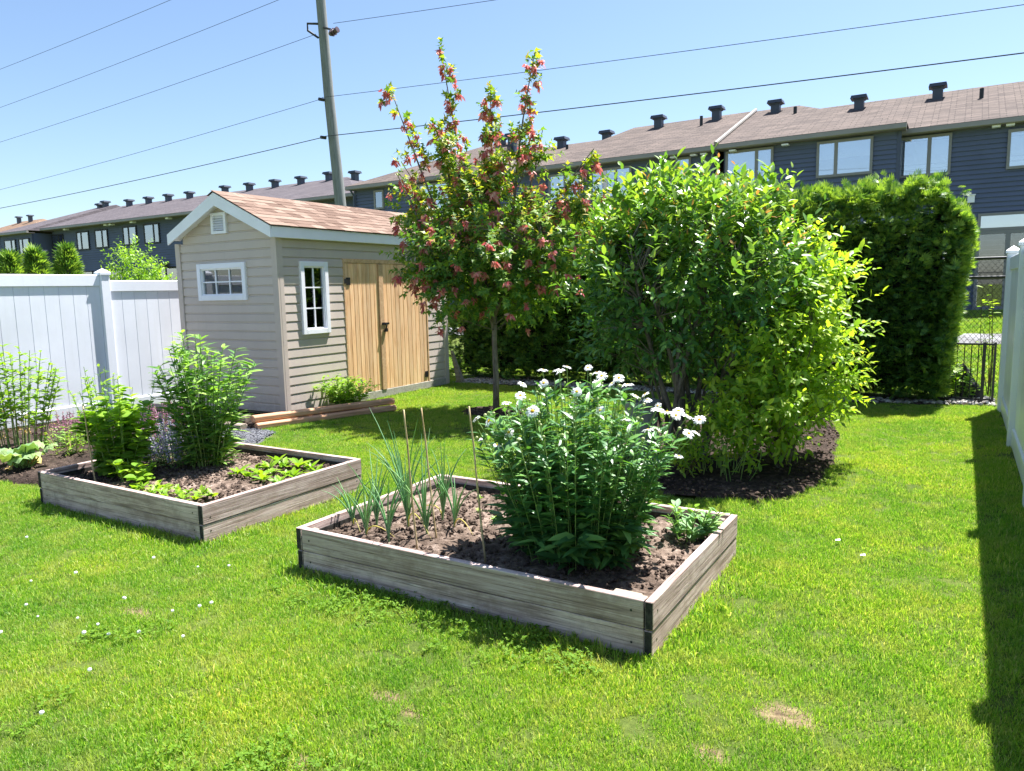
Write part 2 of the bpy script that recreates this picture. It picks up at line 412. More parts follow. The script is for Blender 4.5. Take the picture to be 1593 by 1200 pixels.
tag(sheet('planting_bed', ISLAND, MAT['mulch'], 0.03, 0.022, 0.05, 3, mound=0.06), kind='structure')
tag(sheet('planting_bed', SIDEBED, MAT['mulch'], 0.03, 0.02, 0.05, 5, mound=0.03), kind='structure')
tag(sheet('planting_bed', SHEDBED, MAT['mulch'], 0.02, 0.012, 0.05, 6), kind='structure')
ringp = [(RING[0] + RING[2] * math.cos(a) * 1.15, RING[1] + RING[2] * math.sin(a) * 0.9) for a in np.linspace(0, 2 * math.pi, 16)[:-1]]
tag(sheet('planting_bed', ringp, MAT['mulch'], 0.03, 0.015, 0.04, 8), kind='structure')
MAT['gravelbase'] = soil_mat('gravel_bed', (0.05, 0.05, 0.055), (0.12, 0.12, 0.13), (0.2, 0.2, 0.215), 30)
tag(sheet('gravel_bed', GRAVEL, MAT['gravelbase'], 0.02, 0.008, 0.05, 9), kind='structure')
tag(sheet('pebble_bed', PEB, MAT['mulch'], 0.02, 0.01, 0.06, 10), kind='structure')
MAT['path'] = soil_mat('pale_concrete_path', (0.16, 0.16, 0.165), (0.22, 0.22, 0.225), (0.27, 0.27, 0.27), 8)
pa = MB()
for x0 in np.arange(-26, 24, 2.0):
    pa.add([(x0, 18.1, terrain_z(18.1) + .02), (x0 + 2, 18.1, terrain_z(18.1) + .02), (x0 + 2, 19.7, terrain_z(19.7) + .02), (x0, 19.7, terrain_z(19.7) + .02)], [(0, 1, 2, 3)])
tag(pa.build('path', MAT['path']), kind='structure')

# ---- instanced stuff on points
HIDE = bpy.data.collections.new('templates')
def instancer(name, P, rotz, scl, tmpls, label, cat=None, tilt=None):
    P = np.asarray(P, np.float32); n = len(P)
    me = bpy.data.meshes.new(name); me.vertices.add(n); me.vertices.foreach_set('co', P.ravel())
    rot = np.zeros((n, 3), np.float32)
    if tilt is not None: rot[:, :2] = tilt
    rot[:, 2] = rotz
    a = me.attributes.new('rot', 'FLOAT_VECTOR', 'POINT'); a.data.foreach_set('vector', rot.ravel())
    a = me.attributes.new('scl', 'FLOAT', 'POINT'); a.data.foreach_set('value', np.asarray(scl, np.float32))
    a = me.attributes.new('idx', 'INT', 'POINT'); a.data.foreach_set('value', rng.integers(0, len(tmpls), n).astype(np.int32))
    me.update()
    o = link(name, me)
    c = bpy.data.collections.new(name + '_templates')
    for t in tmpls: c.objects.link(t)
    ng = bpy.data.node_groups.new(name, 'GeometryNodeTree')
    ng.interface.new_socket('Geometry', in_out='INPUT', socket_type='NodeSocketGeometry')
    ng.interface.new_socket('Geometry', in_out='OUTPUT', socket_type='NodeSocketGeometry')
    N = ng.nodes; L = ng.links
    gi = N.new('NodeGroupInput'); go = N.new('NodeGroupOutput')
    ip = N.new('GeometryNodeInstanceOnPoints'); ci = N.new('GeometryNodeCollectionInfo')
    ci.inputs['Collection'].default_value = c; ci.inputs['Separate Children'].default_value = True; ci.inputs['Reset Children'].default_value = True
    def attr(nm, ty):
        q = N.new('GeometryNodeInputNamedAttribute'); q.data_type = ty; q.inputs['Name'].default_value = nm; return q.outputs['Attribute']
    L.new(gi.outputs[0], ip.inputs['Points']); L.new(ci.outputs[0], ip.inputs['Instance'])
    ip.inputs['Pick Instance'].default_value = True
    L.new(attr('idx', 'INT'), ip.inputs['Instance Index']); L.new(attr('rot', 'FLOAT_VECTOR'), ip.inputs['Rotation']); L.new(attr('scl', 'FLOAT'), ip.inputs['Scale'])
    L.new(ip.outputs[0], go.inputs[0])
    md = o.modifiers.new('scatter', 'NODES'); md.node_group = ng
    return tag(o, label, cat, kind='stuff')

def grass_mat(name, cols, dry):
    t = NT(name); r = t.rnd(); v = t.coord('World')
    n = t.noise(v, 0.9, 4, 0.6); n2 = t.noise(v, 5.0, 3)
    c = t.ramp(r, [(i / (len(cols) - 1), q) for i, q in enumerate(cols)])
    c = t.mix(1.0, c, t.ramp(n, [(0.32, (0.66, 0.82, 0.8)), (0.5, (1, 1, 1)), (0.68, (1.42, 1.16, 1.1))]), 'MULTIPLY')
    c = t.mix(t.math('MULTIPLY', t.ramp(n2, [(0.5, (0, 0, 0)), (0.68, (1, 1, 1))]), 0.45), c, dry)
    t.set(c, 0.45, 0.35)
    tr = t.new('ShaderNodeBsdfTranslucent'); t.put(tr.inputs[0], t.mix(1.0, c, (1.2, 1.2, 0.6), 'MULTIPLY'))
    mx = t.new('ShaderNodeMixShader'); mx.inputs[0].default_value = 0.5
    t.l.new(t.b.outputs[0], mx.inputs[1]); t.l.new(tr.outputs[0], mx.inputs[2]); t.l.new(mx.outputs[0], t.o.inputs[0])
    return t.m
MAT['grass'] = grass_mat('lawn_grass', [(0.105, 0.235, 0.024), (0.18, 0.365, 0.034), (0.25, 0.445, 0.042), (0.34, 0.51, 0.06), (0.56, 0.55, 0.22)], (0.46, 0.47, 0.15))
MAT['clover'] = leaf_mat('clover_leaf', [(0.08, 0.17, 0.014), (0.12, 0.23, 0.018), (0.16, 0.27, 0.022)], 0.35, .65, .2, gain=1.1)

def tuft(k, nb, rad, lmin, lmax):
    V = []; F = []
    for i in range(nb):
        x, y = rng.uniform(-rad, rad, 2); a = rng.uniform(0, 6.283); L = rng.uniform(lmin, lmax); le = rng.uniform(0.15, 0.95) * L; w_ = rng.uniform(0.0013, 0.0026)
        dx, dy = math.cos(a), math.sin(a); b = rng.uniform(0, 6.283); px, py = math.cos(b) * w_, math.sin(b) * w_
        n = len(V); h = math.sqrt(max(L * L - le * le, (0.3 * L) ** 2))
        V += [(x - px, y - py, -0.004), (x + px, y + py, -0.004), (x + dx * le * .35 + px * .8, y + dy * le * .35 + py * .8, h * .62), (x + dx * le * .35 - px * .8, y + dy * le * .35 - py * .8, h * .62), (x + dx * le, y + dy * le, h)]
        F += [(n, n + 1, n + 2), (n, n + 2, n + 3), (n + 3, n + 2, n + 4)]
    return bpy.data.objects.new('grass_tuft', npmesh('grass_tuft', V, F, MAT['grass']))
TUFTS = [tuft(i, 115, 0.075, 0.016, 0.04) for i in range(5)]

def lawn_mask(x, y):
    m = np.ones(x.shape, bool)
    for b in (BED1, BED2):
        m &= ~((x > b[0] - .01) & (x < b[1] + .01) & (y > b[2] - .01) & (y < b[3] + .01))
    m &= ~((x > -10.2) & (x < -7.85) & (y > 6.9) & (y < 10.95))
    wob = sinnoise(x, y, 1.3, 3) * 0.05
    for pz in (ISLAND, SIDEBED, GRAVEL, SHEDBED, PEB):
        m &= ~inpoly(x + wob, y + wob, pz)
    m &= ~(((x - RING[0]) / 1.15) ** 2 + ((y - RING[1]) / .9) ** 2 < RING[2] ** 2)
    u = rng.uniform(0.75, 1.3, x.shape)
    for bx_, by_, ra, rb in BARE:
        m &= ~((((x - bx_) / ra) ** 2 + ((y - by_) / rb) ** 2 < u) & (rng.uniform(0, 1, x.shape) < .62))
    return m
def lawn_points(x0, x1, y0, y1, dens):
    n = int((x1 - x0) * (y1 - y0) * dens)
    x = rng.uniform(x0, x1, n); y = rng.uniform(y0, y1, n)
    k = lawn_mask(x, y); return x[k], y[k]
gx, gy = [], []
for args in ((-10.5, 0.46, 0.6, 3.6, 360), (-10.5, 0.46, 3.6, 6.0, 280), (-10.5, 0.46, 6.0, 11.9, 210), (-10.5, 3.0, 12.6, 18.0, 45), (-2.0, 3.0, 19.75, 25.0, 35)):
    a, b = lawn_points(*args); gx.append(a); gy.append(b)
gx = np.concatenate(gx); gy = np.concatenate(gy)
gs = rng.uniform(0.62, 1.05, len(gx)) * (1 + 0.22 * sinnoise(gx, gy, 0.6, 21)) * np.where(gy > 12.5, 1.6, 1.0)
# longer, unmown blades along the foot of the beds and fences
for b in (BED1, BED2):
    d = np.maximum(np.maximum(b[0] - gx, gx - b[1]), np.maximum(b[2] - gy, gy - b[3]))
    gs = np.where(d < 0.09, gs * 1.7, gs)
gs = np.where((gx > 0.36) | ((gx < -7.3) & (gx > -7.9) & (gy > 8.3)), gs * 1.5, gs)
instancer('lawn_grass', np.stack([gx, gy, terrain_z(gy) + 0.0], -1), rng.uniform(0, 6.283, len(gx)), gs, TUFTS, 'short green mown lawn grass covering the yard', 'grass', rng.normal(0, 0.06, (len(gx), 2)))

def clover_tuft():
    V = []; F = []
    for i in range(14):
        x, y = rng.uniform(-0.07, 0.07, 2); h = rng.uniform(0.02, 0.045); r = rng.uniform(0.0045, 0.0075); a0 = rng.uniform(0, 6.28)
        for j in range(3):
            a = a0 + j * 2.094; n = len(V); tz = rng.normal(0, .004)
            for q in range(5):
                bq = a + (q - 2) * 0.42; rr = r * (1.9 if q in (1, 2, 3) else 1.3)
                V.append((x + math.cos(bq) * rr, y + math.sin(bq) * rr, h + tz + .002 * (q == 2)))
            V.append((x, y, h - .003)); F += [(n + 5, n + q, n + q + 1) for q in range(4)]
        n = len(V); V += [(x - .001, y, 0), (x + .001, y, 0), (x, y, h)]; F.append((n, n + 1, n + 2))
    return bpy.data.objects.new('clover_tuft', npmesh('clover_tuft', V, F, MAT['clover']))
CL = [clover_tuft() for i in range(3)]
cx = rng.uniform(-5.5, -0.9, 9000); cy = rng.uniform(1.2, 3.05, 9000)
near = np.exp(-((3.0 - cy) / 0.28) ** 2) * ((cx > -3.3) & (cx < -1.3)) * 0.8
keep = lawn_mask(cx, cy) & (rng.uniform(0, 1, 9000) < np.clip(sinnoise(cx, cy, 0.5, 5) * .12 - .04, 0, .06) + near * .12)
instancer('clover_leaves', np.stack([cx[keep], cy[keep], np.zeros(keep.sum())], -1), rng.uniform(0, 6.28, keep.sum()), rng.uniform(.8, 1.2, keep.sum()), CL, 'low green clover leaves growing through the front lawn', 'clover')

# ---- clods and stones
def lump(r, mat, flat=0.7, name='lump'):
    bm = bmesh.new(); bmesh.ops.create_icosphere(bm, subdivisions=1, radius=r)
    for v in bm.verts: v.co *= random.uniform(0.7, 1.25); v.co.z *= flat
    me = bpy.data.meshes.new(name); bm.to_mesh(me); bm.free(); me.materials.append(mat)
    return bpy.data.objects.new(name, me)
CLODS = [lump(0.011, MAT['clod']) for i in range(5)]
STONE = NT('river_pebble'); _r = STONE.rnd(); STONE.set(STONE.ramp(_r, [(0, (0.13, 0.12, 0.11)), (0.3, (0.26, 0.24, 0.22)), (0.65, (0.36, 0.33, 0.29)), (1, (0.5, 0.48, 0.45))]), 0.75, 0.3); MAT['stone'] = STONE.m
GRV = NT('grey_gravel'); _r = GRV.rnd(); GRV.set(GRV.ramp(_r, [(0, (0.05, 0.05, 0.06)), (0.5, (0.11, 0.115, 0.13)), (1, (0.24, 0.245, 0.27))]), 0.8, 0.3); MAT['gravel'] = GRV.m
STONES = [lump(0.035, MAT['stone'], 0.55) for i in range(6)]
GRAV = [lump(0.011, MAT['gravel'], 0.7) for i in range(5)]
def poly_points(poly, dens, zf):
    px = [p[0] for p in poly]; py = [p[1] for p in poly]
    n = int((max(px) - min(px)) * (max(py) - min(py)) * dens)
    x = rng.uniform(min(px), max(px), n); y = rng.uniform(min(py), max(py), n); k = inpoly(x, y, poly)
    return np.stack([x[k], y[k], np.full(k.sum(), zf)], -1)
P = np.concatenate([poly_points(ISLAND, 260, 0.05), poly_points(SIDEBED, 200, 0.04), poly_points(ringp, 260, 0.03), poly_points(SHEDBED, 150, .03)])
instancer('mulch_clods', P, rng.uniform(0, 6.28, len(P)), rng.uniform(.5, 2.0, len(P)), CLODS, 'loose dark clods of mulch in the ground beds', 'mulch', rng.normal(0, .6, (len(P), 2)))
P = poly_points(PEB, 420, 0.025)
instancer('river_pebbles', P, rng.uniform(0, 6.28, len(P)), rng.uniform(.4, 1.15, len(P)), STONES, 'pale river pebbles strewn along the foot of the hedge', 'pebbles', rng.normal(0, .2, (len(P), 2)))
P = poly_points(GRAVEL, 1500, 0.022)
instancer('grey_gravel', P, rng.uniform(0, 6.28, len(P)), rng.uniform(.5, 1.3, len(P)), GRAV, 'grey gravel patch between shed timbers and garden bed', 'gravel', rng.normal(0, .3, (len(P), 2)))
# ------------------------------------------------------------------ townhouse rows
def uvquad_mesh(name, quads, mat):
    """quads/triangles with a UV in metres along the eave and up the slope."""
    V = []; F = []; UV = []
    for q in quads:
        q = [Vector(p) for p in q]; n = len(V); V += [tuple(p) for p in q]; F.append(tuple(range(n, n + len(q))))
        e = (q[1] - q[0]).normalized(); nn = (q[1] - q[0]).cross(q[-1] - q[0]).normalized(); up = nn.cross(e)
        UV += [((p - q[0]).dot(e) + q[0].x, (p - q[0]).dot(up)) for p in q]
    me = bpy.data.meshes.new(name); me.from_pydata(V, [], F)
    uv = me.uv_layers.new(name='UVMap')
    for i, c in enumerate(UV): uv.data[i].uv = c
    me.materials.append(mat); return me

def clapboards(name, x0, x1, y, z0, z1, parent, mat, pitch=0.135):
    n = int((z1 - z0) / pitch); m = MB()
    for i in range(n):
        a = z0 + i * pitch; b = a + pitch
        m.add([(x0, y, a), (x1, y, a), (x1, y - .045, a), (x0, y - .045, a), (x0, y - .004, b), (x1, y - .004, b)], [(0, 1, 2, 3), (3, 2, 5, 4)])
    m.add([(x0, y, z0 + n * pitch), (x1, y, z0 + n * pitch), (x1, y, z1 + .05), (x0, y, z1 + .05)], [(0, 1, 2, 3)])
    o = m.build(name, mat, parent)
    return o

def house_window(parent, x0, x1, y, z0, z1, mull=None, frame='frame', blind='blind', slats=False, half=None):
    """frame standing proud of the cladding, pane set in it, blind behind the pane."""
    fw = 0.075; m = MB()
    m.box(x0 - fw, x0, y - .09, y + .0, z0 - fw, z1 + fw).box(x1, x1 + fw, y - .09, y + .0, z0 - fw, z1 + fw)
    m.box(x0, x1, y - .089, y, z0 - fw, z0).box(x0, x1, y - .089, y, z1, z1 + fw)
    if mull: m.box(mull - .05, mull + .05, y - .088, y, z0, z1)
    wd = m.build('window', MAT[frame], parent)
    parts = [(x0, mull - .05), (mull + .05, x1)] if mull else [(x0, x1)]
    for a, b in parts:
        MB().box(a + .002, b - .002, y - .066, y - .058, z0 + .002, z1 - .002).build('pane', MAT['glass_coated'], wd)
        zb = z0 if half is None else z0 + (z1 - z0) * half
        mb = MB()
        if slats:
            k = int((z1 - zb) / 0.16)
            for i in range(k): mb.box(a + .006, b - .006, y - .048, y - .042 - .002 * (i % 2), zb + .006 + i * .16, zb + i * .16 + .105)
            mb.box(a + .004, b - .004, y - .04, y - .036, z0 + .004, z1 - .004)
            mb.build('blind', MAT[blind], wd)
        else:
            mb.box(a + .004, b - .004, y - .045, y - .04, zb + .004, z1 - .004).build('blind', MAT[blind], wd)
            if half is not None: MB().box(a + .004, b - .004, y - .045, y - .04, z0 + .004, zb).build('blind', MAT['blind_grey'], wd)
    return wd

def roof_vent(parent, x, y, z):
    """box vent with a flared cap, standing on the slope; z is the cap's underside."""
    z = z + .1
    m = MB().box(x - .15, x + .15, y - .15, y + .15, z - .85, z)
    m.box(x - .19, x + .19, y - .19, y + .19, z - .02, z + .02)
    v = m.build('roof_vent', MAT['ventbox'], parent)
    MB().add([(x - .27, y - .27, z + .021), (x + .27, y - .27, z + .021), (x + .27, y + .27, z + .021), (x - .27, y + .27, z + .021), (x - .24, y - .24, z + .13), (x + .24, y - .24, z + .13), (x + .24, y + .24, z + .13), (x - .24, y + .24, z + .13)],
             [(0, 3, 2, 1), (4, 5, 6, 7), (0, 1, 5, 4), (1, 2, 6, 5), (2, 3, 7, 6), (3, 0, 4, 7)]).build('vent_cap', MAT['ventbox'], v)

def eaves(parent, x0, x1, y, z, wall_y):
    pr = [(y, z - .01), (y - .02, z - .14), (y + .03, z - .16), (y + .12, z - .16), (y + .12, z - .01)]
    MB().prism(pr, x0, x1, 0).build('gutter', MAT['eave'], parent)
    MB().box(x0 + .02, x1 - .02, y + .122, wall_y + .1, z - .155, z - .13).build('soffit', MAT['soffit'], parent)

def section(parent, x0, x1, ye, wall_y, ze, xr0, xr1, yr, zr, rmat, base=0.4, cut_left=True, wmat='slate'):
    """one unit: clapboard wall, side walls, roof slopes between eave and ridge, gutter and soffit."""
    clapboards('wall', x0 + .2, x1 - .2, wall_y, base, ze - .15, parent, MAT[wmat])
    yb = 2 * yr - ye
    MB().box(x0 + .2, x1 - .2, wall_y + .004, yb - .5, base, ze - .14).build('house_body', MAT[wmat], parent)
    q = [[(x0, ye, ze), (x1, ye, ze), (xr1, yr, zr), (xr0, yr, zr)], [(x1, yb, ze), (x0, yb, ze), (xr0, yr, zr), (xr1, yr, zr)],
         [(x0, yb, ze), (x0, ye, ze), (xr0, yr, zr)], [(x1, ye, ze), (x1, yb, ze), (xr1, yr, zr)]]
    link('roof', uvquad_mesh('roof', q, rmat), parent)
    eaves(parent, x0, x1, ye, ze, wall_y)
    for xe in (x0 + .2, x1 - .2):
        MB().box(xe - .05, xe + .05, wall_y - .045, wall_y + .05, base, ze - .16).build('corner_trim', MAT['slate_trim'], parent)

R1 = empty('townhouse_row', (0, 0, 0), 'dark slate townhouse row with brown shingle roof behind the tree and hedge', 'house')
rb = MAT['roof_brown']
section(R1, -22.4, -16.75, 23.7, 24.1, 6.14, -19.3, -17.6, 30, 8.42, rb)
section(R1, -17.2, -11.9, 24.3, 24.75, 6.13, -17.6, -12.4, 30, 7.97, rb)
section(R1, -13.6, -6.95, 24.29, 24.748, 6.15, -12.0, -7.05, 30, 8.29, rb)
section(R1, -6.94, -1.55, 24.31, 24.752, 6.17, -7.04, -5.5, 30, 8.27, rb)
section(R1, -2.35, 7.0, 25.2, 25.6, 6.14, -5.6, 6.6, 30.2, 8.1, rb)
house_window(R1, -21.05, -20.68, 24.1, 5.2, 5.82, slats=True)
house_window(R1, -18.7, -17.32, 24.1, 4.95, 5.86, -18.0, half=.25)
house_window(R1, -13.15, -12.0, 24.75, 4.9, 5.78, -12.55)
house_window(R1, -11.45, -10.05, 24.75, 4.9, 5.8, -10.56, half=.15)
house_window(R1, -8.34, -7.95, 24.748, 5.0, 5.88)
house_window(R1, -6.66, -5.32, 24.752, 4.93, 5.9, -5.76)
house_window(R1, -3.9, -2.5, 24.752, 4.96, 5.88, -3.43, half=0.48)
house_window(R1, -1.95, -.52, 25.6, 4.85, 5.87, -1.01, slats=True)
house_window(R1, .98, 2.4, 25.6, 4.85, 5.78, 1.9, slats=True)
# lower floor: patio door with transom
house_window(R1, .38, 3.2, 25.6, 3.18, 3.52, 2.2, half=0.0)
pd = MB().box(.3, .38, 25.5, 25.6, .84, 3.1).box(3.2, 3.28, 25.5, 25.6, .84, 3.1).box(.38, 3.2, 25.502, 25.6, 3.0, 3.1).box(1.0, 1.12, 25.504, 25.6, .84, 3.0).box(2.1, 2.2, 25.504, 25.6, .84, 3.0).box(.38, 3.2, 25.506, 25.6, .84, .95)
pd = pd.build('patio_door', MAT['frame'], R1)
for a, b in ((.382, .998), (1.122, 2.098), (2.202, 3.198)):
    MB().box(a, b, 25.53, 25.54, .952, 2.998).build('pane', MAT['glass'], pd)
    MB().box(a, b, 25.556, 25.56, .952, 2.998).build('dark_backing', MAT['dark'], pd)  # near-black panel added to paint the unlit room behind the glass
MB().box(.02, .2, 25.46, 25.57, 3.92, 4.12).box(.0, .22, 25.42, 25.57, 4.12, 4.15).build('dryer_vent', MAT['white'], R1)
for x, z in ((-18.02, 8.3), (-17.45, 8.34)): roof_vent(R1, x, 29.2, z)
for x, z in ((-14.98, 7.89), (-12.89, 7.9), (-10.64, 8.2), (-8.33, 8.23), (-6.16, 8.14), (-3.36, 7.9), (-.99, 7.93)): roof_vent(R1, x, 29.2, z)
for x, z in ((-14.28, 7.49), (-8.65, 7.88), (-5.31, 7.75), (.24, 7.53)):
    MB().tube([(x, 28.3, z - .5), (x, 28.3, z + .12)], .06, 8).build('plumbing_pipe', MAT['iron'], R1)
fl = MB(); fl.tube([(-6.945, 24.25, 6.2), (-7.045, 29.95, 8.31)], .06, 6); fl.build('roof_flashing', MAT['eave'], R1)
for x in (-8.41, -7.73, -7.39, -6.46, -4.86): MB().box(x - .1, x + .1, 24.42, 24.62, 5.93, 5.974).build('soffit_vent', MAT['white'], R1)
for x in (.61, .94): MB().box(x - .1, x + .1, 25.32, 25.5, 5.93, 5.984).build('soffit_vent', MAT['white'], R1)
for x, y in ((-6.95, 24.68), (-2.45, 25.5), (-22.15, 24.02)):
    MB().tube([(x, y - .3, 6.0), (x, y - .08, 5.75), (x, y - .08, 1.0)], .045, 8).build('downspout', MAT['slate_trim'], R1)

L1 = empty('townhouse_row', (0, 0, 0), 'far dark blue townhouse row with grey shingle roof beyond the white fence and shed', 'house')
rg = MAT['roof_grey']
section(L1, -54.6, -50.2, 24.6, 25.0, 6.0, -52.7, -50.9, 31, 8.15, rg)
section(L1, -50.0, -23.2, 25.3, 26.0, 6.14, -50.4, -29.3, 31.2, 8.05, rg)
for i, (x0, x1, y, z0, z1, mu) in enumerate(((-53.75, -52.45, 25.0, 4.62, 5.5, -52.9), (-51.9, -50.75, 25.0, 4.62, 5.5, -51.5), (-49.85, -48.66, 26, 4.72, 5.68, -49.1), (-47.0, -45.8, 26, 4.72, 5.7, -46.55), (-45.0, -43.8, 26, 4.75, 5.7, -44.3), (-42.1, -40.9, 26, 4.78, 5.72, -41.6), (-40.05, -38.75, 26, 4.78, 5.74, -39.2), (-36.5, -35.2, 26, 4.78, 5.74, -35.7), (-33.5, -32.2, 26, 4.78, 5.74, -32.6), (-29.5, -28.2, 26, 4.78, 5.74, -28.6))):
    house_window(L1, x0, x1, y, z0, z1, mu, frame='frame_dark', half=(None, .3, .45, None, .2, None, .1, .5, None, .3)[i])
for x0, x1 in ((-47.3, -45.7), (-44.3, -42.6), (-38.9, -37.2), (-49.6, -48.6)):
    house_window(L1, x0, x1, 26, 2.2, 3.3, (x0 + x1) / 2 - .3, frame='frame_dark')
for x0, x1, z in ((-51.6, -50.4, 3.75), (-39.1, -38.0, 3.3)):
    MB().add([(x0, 25.2, z), (x1, 25.2, z), (x1, 26, z + .25), (x0, 26, z + .25), (x0, 25.2, z + .06), (x1, 25.2, z + .06), (x1, 26, z + .32), (x0, 26, z + .32)], [(0, 3, 2, 1), (4, 5, 6, 7), (0, 1, 5, 4), (1, 2, 6, 5), (2, 3, 7, 6), (3, 0, 4, 7)]).build('awning', MAT['eave'], L1)
for x, z in ((-52.17, 8.05), (-51.51, 8.18), (-48.71, 8.06), (-46.53, 8.06), (-44.39, 8.06), (-42.21, 8.04), (-38.78, 8.1), (-36.57, 8.07), (-34.36, 8.06), (-32.25, 8.04), (-30.06, 8.07), (-28.17, 7.94)): roof_vent(L1, x, 30.6, z)
for x in (-47.6, -43.2, -42.7, -40.6, -37.3): MB().box(x - .12, x + .12, 25.5, 25.75, 5.9, 5.984).build('soffit_vent', MAT['white'], L1)

F1 = empty('far_house', (-80.2, 40, 0), 'distant house with tan hipped roof at the left end of the blue row', 'house')
MB().box(-5, 5, -4, 4, 0, 7.7).build('wall', MAT['slate'], F1)
q = [[(-5.5, -4.5, 7.7), (5.6, -4.5, 7.7), (2.0, 0, 9.6), (-2, 0, 9.6)], [(5.6, 4.5, 7.7), (-5.5, 4.5, 7.7), (-2, 0, 9.6), (2, 0, 9.6)], [(-5.5, 4.5, 7.7), (-5.5, -4.5, 7.7), (-2, 0, 9.6)], [(5.6, -4.5, 7.7), (5.6, 4.5, 7.7), (2, 0, 9.6)]]
link('roof', uvquad_mesh('roof', q, MAT['roof_orange']), F1)
MB().prism([(-4.5, 7.69), (-4.55, 7.5), (-4.3, 7.5), (-4.3, 7.69)], -5.5, 5.6, 0).build('gutter', MAT['eave'], F1)
for x in (-1.2, 1.0): roof_vent(F1, x, -.7, 9.75)
house_window(F1, 2.0, 3.4, -4, 5.6, 6.8, 2.6, frame='frame_dark')

# ------------------------------------------------------------------ utility pole and wires
up = empty('utility_pole', (-15.15, 15.5, float(terrain_z(15.5))), 'tall weathered wooden utility pole standing behind the shed', 'pole')
MB().tube([(.55, 0, 0), (.3, 0, 4), (.06, 0, 7.0), (-.06, 0, 9.4), (-.22, 0, 12)], [.165, .15, .137, .128, .12], 14).build('pole_shaft', MAT['pole'], up, smooth=True)
br = MB(); br.tube([(-.08, -.1, 8.75), (-.42, -.18, 8.8), (-.42, -.18, 8.62), (-.12, -.1, 8.4)], .03, 6)
br.tube([(.1, -.1, 8.62), (.36, -.12, 8.52), (.36, -.12, 8.36)], .03, 6); br.build('bracket', MAT['iron'], up)
ins = MB(); ins.tube([(.33, -.12, 8.4), (.42, -.12, 8.42), (.42, -.12, 8.42), (.5, -.12, 8.44), (.5, -.12, 8.44), (.62, -.12, 8.47)], [.05, .1, .06, .1, .06, .08], 10); ins.build('insulator', MAT['insul'], up)
for z in (5.75, 6.75): MB().tube([(.02, -.15, z), (-.02, -.3, z)], .045, 8).build('cable_clamp', MAT['iron'], up)
def wire(name, label, A, B, r=.013, sag=.25, n=40):
    A = Vector(A); B = Vector(B)
    tag(MB().tube([A.lerp(B, i / n) - Vector((0, 0, 4 * sag * (i / n) * (1 - i / n))) for i in range(n + 1)], r, 5).build(name, MAT['wire']), label, 'wire', 'overhead utility wires')
def through(P0, P1, x): P0 = Vector(P0); P1 = Vector(P1); return P0 + (P1 - P0) * ((x - P0.x) / (P1.x - P0.x))
yp = 15.25
for nm, lab, a, b, xe in (
    ('overhead_wire', 'highest overhead wire crossing the upper left sky', (-15.2, yp, 11.0), (-32.35, yp, 10.6), -46), ('overhead_wire', 'second overhead wire from the top left of the pole', (-15.2, yp, 9.85), (-32.65, yp, 9.23), -46),
    ('overhead_wire', 'third overhead wire left of the pole below its bracket', (-15.2, yp, 8.62), (-32.92, yp, 7.97), -46), ('overhead_wire', 'fourth overhead wire left of the pole above the lowest cable', (-15.18, yp, 6.93), (-33.3, yp, 6.19), -46),
    ('overhead_cable', 'thick lowest cable running left from the pole over the blue roofs', (-15.16, yp, 5.93), (-33.47, yp, 5.49), -46), ('overhead_wire', 'top wire running right from the insulator on the pole', (-14.55, yp, 8.77), (-9.66, yp, 8.42), 24),
    ('overhead_wire', 'middle wire right of the pole passing behind the tree tips', (-15.1, yp, 6.97), (.31, yp, 6.36), 24), ('overhead_cable', 'thick lowest cable running right from the pole over the brown roof', (-15.1, yp, 5.95), (.69, yp, 5.59), 24)):
    wire(nm, lab, a, through(a, b, xe), .011 if 'cable' in nm else .0065, .18 if xe < 0 else .22)

# ------------------------------------------------------------------ white vinyl fences
FB = {}
def fence_board(length_key, h, wdt, depth=.02):
    k = (round(h, 3), round(wdt, 3))
    if k not in FB:
        FB[k] = MB().prism([(-wdt / 2 + .004, -depth / 2), (wdt / 2 - .004, -depth / 2), (wdt / 2 - .0005, -depth / 2 + .006), (wdt / 2 - .0005, depth / 2), (-wdt / 2 + .0005, depth / 2), (-wdt / 2 + .0005, -depth / 2 + .006)], 0, h, 2).mesh('board', MAT['vinyl'])
    return FB[k]
def fence_run(name, label, x, side, posts, tops):
    """runs along y at x; side +1 shows its grooved face towards +x."""
    rt = empty(name, (x, posts[0], 0), label, 'fence')
    pm = MB().box(-.065, .065, -.065, .065, -.02, 2.03).mesh('post', MAT['vinyl'], .006)
    cm = MB().add([(-.08, -.08, 0), (.08, -.08, 0), (.08, .08, 0), (-.08, .08, 0), (-.08, -.08, .035), (.08, -.08, .035), (.08, .08, .035), (-.08, .08, .035), (0, 0, .095)], [(0, 3, 2, 1), (0, 1, 5, 4), (1, 2, 6, 5), (2, 3, 7, 6), (3, 0, 4, 7), (4, 5, 8), (5, 6, 8), (6, 7, 8), (7, 4, 8)]).mesh('post_cap', MAT['vinyl'])
    for i, y in enumerate(posts):
        p_ = link('post', pm, rt, (0, y - posts[0], 0)); link('post_cap', cm, p_, (0, 0, 2.03))
    for i in range(len(posts) - 1):
        a = posts[i] + .065 - posts[0]; b = posts[i + 1] - .065 - posts[0]; t = tops[i]
        MB().box(-.032, .032, a, b, t - .16, t).build('top_rail', MAT['vinyl'], rt, .006)
        MB().box(-.032, .032, a, b, .03, .2).build('bottom_rail', MAT['vinyl'], rt, .006)
        n = round((b - a) / .19); wd = (b - a) / n
        bm_ = fence_board('', t - .16 - .2 + .02, wd)
        for k in range(n):
            m4 = Matrix.Translation((0, a + (k + .5) * wd, .19)) @ Matrix.Rotation(math.pi / 2 * side, 4, 'Z')
            link('board', bm_, rt, mat4=m4)
    return rt
